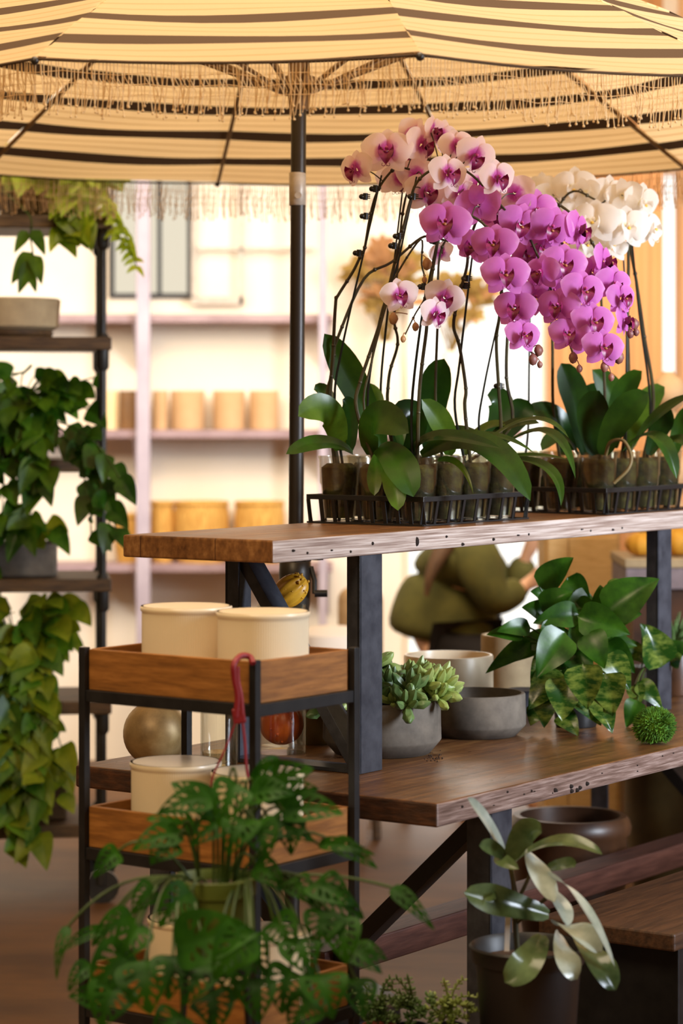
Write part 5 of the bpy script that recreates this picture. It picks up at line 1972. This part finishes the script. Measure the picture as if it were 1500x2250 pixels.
o.bar(P(1113, 2090, 4.99), P(1116, 2010, 4.99), .010, .003, (0, 1, 0))
o.build('plant_tag', M['pale_cushion'], t, smooth=False)
FL = [((1112, 1885), (1075, 1815), (1027, 1752), .034, 1, V((.9, -.6, .3))), ((1112, 1890), (1085, 1865), (1052, 1858), .034, 0, V((.3, -1, .3))), ((1120, 1890), (1150, 1835), (1190, 1828), .062, 0, V((.2, -1, .2))),
      ((1125, 1900), (1220, 1850), (1324, 1878), .046, 0, V((.1, -.5, 1))), ((1165, 1872), (1180, 1915), (1218, 1982), .062, 1, V((.6, -.9, .4))), ((1195, 1925), (1270, 1975), (1352, 2130), .040, 1, V((1, -.5, .5))),
      ((1205, 2010), (1110, 1985), (1018, 1962), .066, 0, V((-.1, -1, .5))), ((1190, 2055), (1160, 2110), (1108, 2158), .066, 0, V((-.2, -1, .1))), ((1228, 2050), (1240, 2100), (1268, 2152), .056, 1, V((.4, -1, .3))),
      ((1215, 2030), (1270, 2045), (1322, 2092), .060, 1, V((.5, -.9, .5))), ((1265, 2065), (1310, 2110), (1352, 2176), .066, 0, V((.5, -1, .4))), ((1200, 1910), (1235, 1900), (1262, 1906), .036, 0, V((.1, -1, .5))),
      ((1190, 1950), (1230, 1985), (1245, 2035), .040, 1, V((.5, -1, .3))), ((1100, 1955), (1075, 1965), (1090, 1975), .03, 0, V((0, -1, .3))), ((1110, 1900), (1100, 1890), (1140, 1910), .03, 0, V((0, -1, .5)))]
for (a, b_, e, w, mi, nh) in FL:
    ya, yb, ye = (4.95, 4.865, 4.845) if e[1] > 2080 else (4.98, 4.93, 4.89)
    pa, pb, pe = P(a[0], a[1], ya), P(b_[0], b_[1], yb), P(e[0], e[1], ye)
    o = MB()
    o.leaf(pa, pb * 2 - (pa + pe) * .5, pe, w, nh, p_orch, 14, 4, fold=.22, wave=.02, ph=w * 99)
    o.build('leaf', M['ficus_sheen' if mi else 'ficus'], t)

rn = random.Random(41)
spots = [(830, 2215, 'trailing string of grey-green succulents in a terracotta pot, nearest the monstera'), (905, 2225, 'cluster of green rosette succulents on the low crate, middle one'),
         (985, 2228, 'yellow-green stonecrop beside the black nursery pot')]
for n_, (px, py, lab) in enumerate(spots):
    y = 5.05
    c = V(((px - 750) / F * y, y, .276))
    t = thing('small_succulent', lab, 'plant', c, 0, 'succulents on the low crate')
    o = MB()
    o.lathe(pot_profile(.034, .06, taper=.006), c, 24)
    o.build('pot_body', M['terracotta'] if n_ == 0 else M['black_pot'], t)
    o = MB()
    for k in range(30):
        a = rn.uniform(0, 2 * PI)
        rr = rn.uniform(.0, .045)
        p = c + V((rr * math.cos(a), rr * math.sin(a) * .8, .065 + rn.uniform(0, .045)))
        rosette(o, p, (math.cos(a), math.sin(a), 1), rn.uniform(.012, .02), 7, rn)
    for k in range(6):
        e = c + V((rn.uniform(-.06, .06), -.02, rn.uniform(.09, .16)))
        pts = [bez(c + V((0, 0, .06)), c + V((0, 0, .13)), e, q / 6) for q in range(7)]
        o.tube(pts, .0018, 5)
        for q in range(2, 7):
            rosette(o, pts[q], (0, -.5, 1), .012, 4, rn)
    o.build('succulent_leaves', M['succulent_dk'] if n_ < 2 else M['succulent'], t)

t = thing('wooden_bench', 'low dark wooden bench beside the table, lower right', 'bench', T(.42, -.32, 0), TA)
o = MB()
o.box((.42, -.322, .412), (1.9, .01, .45), T)
o.build('seat', M['bench_wood'], t, smooth=False, bevel=.005)
for u in (.50, 1.72):
    o = MB()
    o.box((u, -.29, 0), (u + .06, -.02, .412), T)
    o.build('leg', M['blacksteel'], t, smooth=False, bevel=.003)
o = MB()
o.box((.56, -.18, .33), (1.72, -.14, .38), T)
o.build('rail', M['bench_wood'], t, smooth=False)

# ================================================================== BIG POTS UNDER THE TABLE
def big_pot(label, px, y, r, zrim, mat):
    c = V(((px - 750) / F * y, y, 0))
    t = thing('floor_pot', label, 'pot', c, 0, 'large pots under the table')
    o = MB()
    h = zrim
    o.lathe([(r * .62, 0), (r * .7, .01), (r * .93, h * .6), (r * .92, h - .06), (r * .98, h - .05), (r, h - .03), (r * .97, h - .012), (r * .92, h), (r * .82, h), (r * .80, h - .05), (r * .8, h * .55), (r * .55, .02), (0, .02)], c, 48)
    o.build('pot_body', mat, t)


big_pot('large brown glazed urn with a rolled rim behind the table leg', 1252, 7.15, .172, H - (1790 - HZ) / F * 7.15, M['brown_pot'])
big_pot('large olive brown floor pot at the right edge behind the stretcher', 1485, 7.8, .17, .50, M['olive_jar'])

# ================================================================== BEHIND: PERSON, CHAIR, CABINET, COUNTER
YP = 9.7
c = P(960, 1500, YP)
t_p = thing('person', 'person in an olive green jacket sitting bent forward behind the table', 'person', (c.x, c.y, 0))


def skin_obj(name, nodes, edges, mat, parent, sub=2, root=0):
    """nodes: name -> (point, radius)"""
    names = list(nodes)
    idx = {n: i for i, n in enumerate(names)}
    me = bpy.data.meshes.new(name)
    inv = MW[parent.name].inverted()
    me.from_pydata([inv @ V(nodes[n][0]) for n in names], [(idx[a], idx[b_]) for a, b_ in edges], [])
    me.materials.append(mat)
    o = bpy.data.objects.new(name, me)
    COL.objects.link(o)
    o.parent = parent
    md = o.modifiers.new('skin', 'SKIN')
    md.use_smooth_shade = True
    if not me.skin_vertices:
        # the layer is made by the operator when the modifier alone does not make it
        bpy.context.view_layer.objects.active = o
        o.select_set(True)
        bpy.ops.mesh.customdata_skin_add()
        o.select_set(False)
    for i, n in enumerate(names):
        r = nodes[n][1]
        me.skin_vertices[0].data[i].radius = r if isinstance(r, tuple) else (r, r)
    me.skin_vertices[0].data[root].use_root = True
    md = o.modifiers.new('sub', 'SUBSURF')
    md.levels = sub
    md.render_levels = sub
    return o


def Q(px, py, dy=0):
    return P(px, py, YP + dy)


Zseat = .44
hip = V((Q(955, 0).x, YP, .62))
kn = [V((Q(1150, 0).x, YP - .14, .60)), V((Q(1150, 0).x, YP + .16, .60))]
ft = [V((Q(1160, 0).x, YP - .14, .07)), V((Q(1160, 0).x, YP + .16, .07))]
N_ = {'hip': (hip, .12), 'waist': (Q(958, 1400), .11), 'chest': (Q(985, 1285), .12), 'neckb': (Q(1012, 1195), .06), 'neck': (Q(1030, 1160), .045), 'head': (Q(1055, 1105), .085), 'crown': (Q(1060, 1062), .07), 'chin': (Q(1085, 1130), .035), 'nose': (Q(1108, 1105), .014)}
E_ = [('hip', 'waist'), ('waist', 'chest'), ('chest', 'neckb'), ('neckb', 'neck'), ('neck', 'head'), ('head', 'crown'), ('head', 'chin'), ('head', 'nose')]
for s_, dy in (('a', -.17), ('b', .17)):
    N_['sh' + s_] = (Q(1005, 1225, dy), .05)
    el, wr, pa = (((1090, 1330), (1150, 1288), (1172, 1276)) if s_ == 'a' else ((1128, 1322), (1155, 1222), (1160, 1196)))
    N_['el' + s_] = (Q(el[0], el[1], dy * 1.1), .034)
    N_['wr' + s_] = (Q(wr[0], wr[1], dy * .7), .024)
    N_['pa' + s_] = (Q(pa[0], pa[1], dy * .6), .032)
    E_ += [('neckb', 'sh' + s_), ('sh' + s_, 'el' + s_), ('el' + s_, 'wr' + s_), ('wr' + s_, 'pa' + s_)]
    for f_, (fx, fy, fd) in enumerate(((1192, 1215, -.03), (1200, 1222, -.012), (1202, 1232, .008), (1198, 1242, .026), (1180, 1212, -.05))):
        ox, oy = (0, 36) if s_ == 'a' else (-14, -44)
        N_['f%s%d' % (s_, f_)] = (Q(fx + ox, fy + oy, dy * .6 + fd), .009)
        N_['g%s%d' % (s_, f_)] = (Q(fx + ox + 12, fy + oy + 8, dy * .6 + fd), .008)
        E_ += [('pa' + s_, 'f%s%d' % (s_, f_)), ('f%s%d' % (s_, f_), 'g%s%d' % (s_, f_))]
    i = 0 if s_ == 'a' else 1
    N_['hj' + s_] = (hip + V((.05, dy * .5, -.02)), .085)
    N_['kn' + s_] = (kn[i], .055)
    N_['an' + s_] = (ft[i], .038)
    N_['to' + s_] = (ft[i] + V((.15, 0, -.035)), .032)
    E_ += [('hip', 'hj' + s_), ('hj' + s_, 'kn' + s_), ('kn' + s_, 'an' + s_), ('an' + s_, 'to' + s_)]
body = skin_obj('body', N_, E_, M['skin'], t_p)
J_ = {'hem': (Q(962, 1415), (.178, .22)), 'waist': (Q(966, 1375), (.176, .22)), 'chest': (Q(1000, 1285), (.168, .22)), 'top': (Q(1022, 1205), (.145, .18)), 'coll': (Q(1034, 1160), .07)}
JE = [('hem', 'waist'), ('waist', 'chest'), ('chest', 'top'), ('top', 'coll')]
for s_, dy in (('a', -.17), ('b', .17)):
    el, wr = (((1090, 1326), (1146, 1290)) if s_ == 'a' else ((1128, 1318), (1155, 1224)))
    J_['sh' + s_] = (Q(1040, 1225, dy), .10)
    J_['el' + s_] = (Q(el[0], el[1], dy * 1.1), .078)
    J_['wr' + s_] = (Q(wr[0], wr[1], dy * .7), .055)
    JE += [('top', 'sh' + s_), ('sh' + s_, 'el' + s_), ('el' + s_, 'wr' + s_)]
skin_obj('jacket', J_, JE, M['jacket'], t_p)
TR = {'hip': (hip + V((0, 0, .02)), .17)}
TE = []
for s_, dy in (('a', -.17), ('b', .17)):
    i = 0 if s_ == 'a' else 1
    TR['hj' + s_] = (hip + V((.06, dy * .5, -.01)), .12)
    TR['kn' + s_] = (kn[i], .075)
    TR['an' + s_] = (ft[i] + V((0, 0, .03)), .055)
    TE += [('hip', 'hj' + s_), ('hj' + s_, 'kn' + s_), ('kn' + s_, 'an' + s_)]
skin_obj('trousers', TR, TE, M['trousers'], t_p)
o = MB()
o.ball(Q(1048, 1085), (.10, .105, .115), 20, 14)
o.tube(catmull([Q(1030, 1110, -.05), Q(1000, 1165, -.12), Q(968, 1215, -.20), Q(945, 1265, -.23), Q(936, 1310, -.235)], 5), [.06 - .0026 * k for k in range(21)], 12)
o.build('hair', M['hair'], t_p)
t = thing('stool', 'low stool under the person in the olive jacket', 'stool', (hip.x, YP, 0))
o = MB()
o.lathe([(.15, Zseat - .04), (.17, Zseat - .03), (.17, Zseat - .005), (.15, Zseat), (0, Zseat)], (hip.x, YP, 0), 32)
o.build('seat', M['left_wood'], t)
for k in range(4):
    a = PI / 4 + k * PI / 2
    o = MB()
    o.tube([(hip.x + .11 * math.cos(a), YP + .11 * math.sin(a), Zseat - .035), (hip.x + .15 * math.cos(a), YP + .15 * math.sin(a), 0.002)], .014, 8)
    o.build('leg', M['left_wood'], t)

# tan upholstered chair and white cushion far behind
YC = 9.6
t = thing('armchair', 'tan upholstered chair with a curved back behind the steel post', 'chair', (P(800, 0, YC).x, YC, 0))
o = MB()
x0 = P(800, 0, YC).x
o.box((x0 - .10, YC - .06, .40), (x0 + .07, YC + .06, H - (1290 - HZ) / F * YC))
o.build('backrest', M['tan_chair'], t, smooth=True, bevel=.05, seg=4)
o = MB()
o.box((x0 - .16, YC - .5, .28), (x0 + .08, YC - .06, .42))
o.build('seat', M['tan_chair'], t, smooth=True, bevel=.03, seg=3)
for dx in (-.12, .04):
    for dy in (-.45, -.02):
        o = MB()
        o.tube([(x0 + dx, YC + dy, .29), (x0 + dx, YC + dy, 0)], .016, 8)
        o.build('leg', M['left_wood'], t)
c = P(725, 1430, 9.0)
t = thing('white_ottoman', 'rounded white ottoman seen just left of the steel post', 'ottoman', (c.x, 9.0, 0))
o = MB()
o.lathe([(.12, 0), (.13, .02), (.135, c.z - .02), (.12, c.z + .06), (.07, c.z + .085), (0, c.z + .09)], (c.x, 9.0, 0), 32)
o.build('cushion', M['pale_cushion'], t)

YK = 8.9
x0, x1 = (1195 - 750) / F * YK, (1362 - 750) / F * YK
t = thing('wicker_cabinet', 'tan woven cabinet behind the bushy pothos', 'cabinet', ((x0 + x1) / 2, YK + .15, 0))
o = MB()
o.box((x0, YK, .08), (x1, YK + .3, 1.12))
o.build('cabinet_body', M['wicker'], t, smooth=False, bevel=.008)
o = MB()
xm = (x0 + x1) / 2 - .05
o.box((x0 + .012, YK - .012, .1), (xm - .002, YK, 1.1))
o.build('door', M['wicker'], t, smooth=False, bevel=.003)
o = MB()
o.box((xm + .002, YK - .012, .1), (x1 - .012, YK, 1.1))
o.build('door', M['wicker'], t, smooth=False, bevel=.003)
for x in (x0 + .02, x1 - .05):
    o = MB()
    o.box((x, YK + .02, 0), (x + .03, YK + .28, .08))
    o.build('foot', M['left_wood'], t, smooth=False)
YD = 8.3
x0 = (1372 - 750) / F * YD
zc = H - (1228 - HZ) / F * YD
t = thing('side_counter', 'counter draped in grey lilac cloth at the right edge', 'counter', (x0 + .3, YD + .2, 0))
o = MB()
o.box((x0, YD, zc - .03), (x0 + .7, YD + .45, zc))
o.build('counter_top', M['concrete_lt'], t, smooth=False, bevel=.004)
o = MB()
o.box((x0 + .004, YD + .004, zc - .10), (x0 + .69, YD + .44, zc - .031))
o.build('cloth', M['grey_cloth'], t, smooth=False, bevel=.004)
o = MB()
o.box((x0 + .03, YD + .03, 0), (x0 + .67, YD + .42, zc - .1))
o.build('counter_body', M['brown_pot'], t, smooth=False)


def pumpkin(label, px, y, z, r):
    c = V(((px - 750) / F * y, y, z + r * .76))
    t = thing('pumpkin', label, 'pumpkin', c - V((0, 0, r * .76)), 0, 'mustard pumpkins on the side counter')
    o = MB()
    o.ball(c, (r, r, r * .76), 48, 16, mod=lambda a, e: 1 + .06 * abs(math.cos(5 * a)) * math.cos(e) - .05)
    o.build('pumpkin_body', M['mustard'], t)
    o = MB()
    o.tube(catmull([c + V((0, 0, r * .66)), c + V((0, 0, r * .85)), c + V((.012, 0, r))], 3), .007, 6)
    o.build('pumpkin_stem', M['olive_jar'], t)


pumpkin('mustard yellow pumpkin left of the far shelf post, on the side counter', 1408, YD + .12, zc + .0005, .054)
pumpkin('mustard yellow pumpkin right of the far shelf post, on the side counter', 1490, YD + .14, zc + .0005, .064)


def gourd_vase(label, px, y, z, zs, grp):
    c = V(((px - 750) / F * y, y, z))
    t = thing('bulbous_vase', label, 'vase', c, 0, grp)
    pr = [(.05, 0)]
    z0 = 0
    for (hh, r) in zs:
        for k in range(1, 8):
            a = -PI / 2 + PI * k / 8
            pr.append((max(.028, r * math.cos(a)), z0 + hh / 2 + hh / 2 * math.sin(a)))
        z0 += hh * .97
    pr += [(.026, z0), (.02, z0 + .012), (.015, z0 + .012), (.015, z0 - .03), (0, z0 - .03)]
    o = MB()
    o.lathe(pr, c, 36)
    o.build('vase_body', M['tan_pot'], t)


gourd_vase('tall beige vase of stacked round bulbs behind the white orchids at right', 1467, YD + .3, zc + .0005, [(.19, .10), (.16, .085), (.14, .075), (.13, .065)], None)
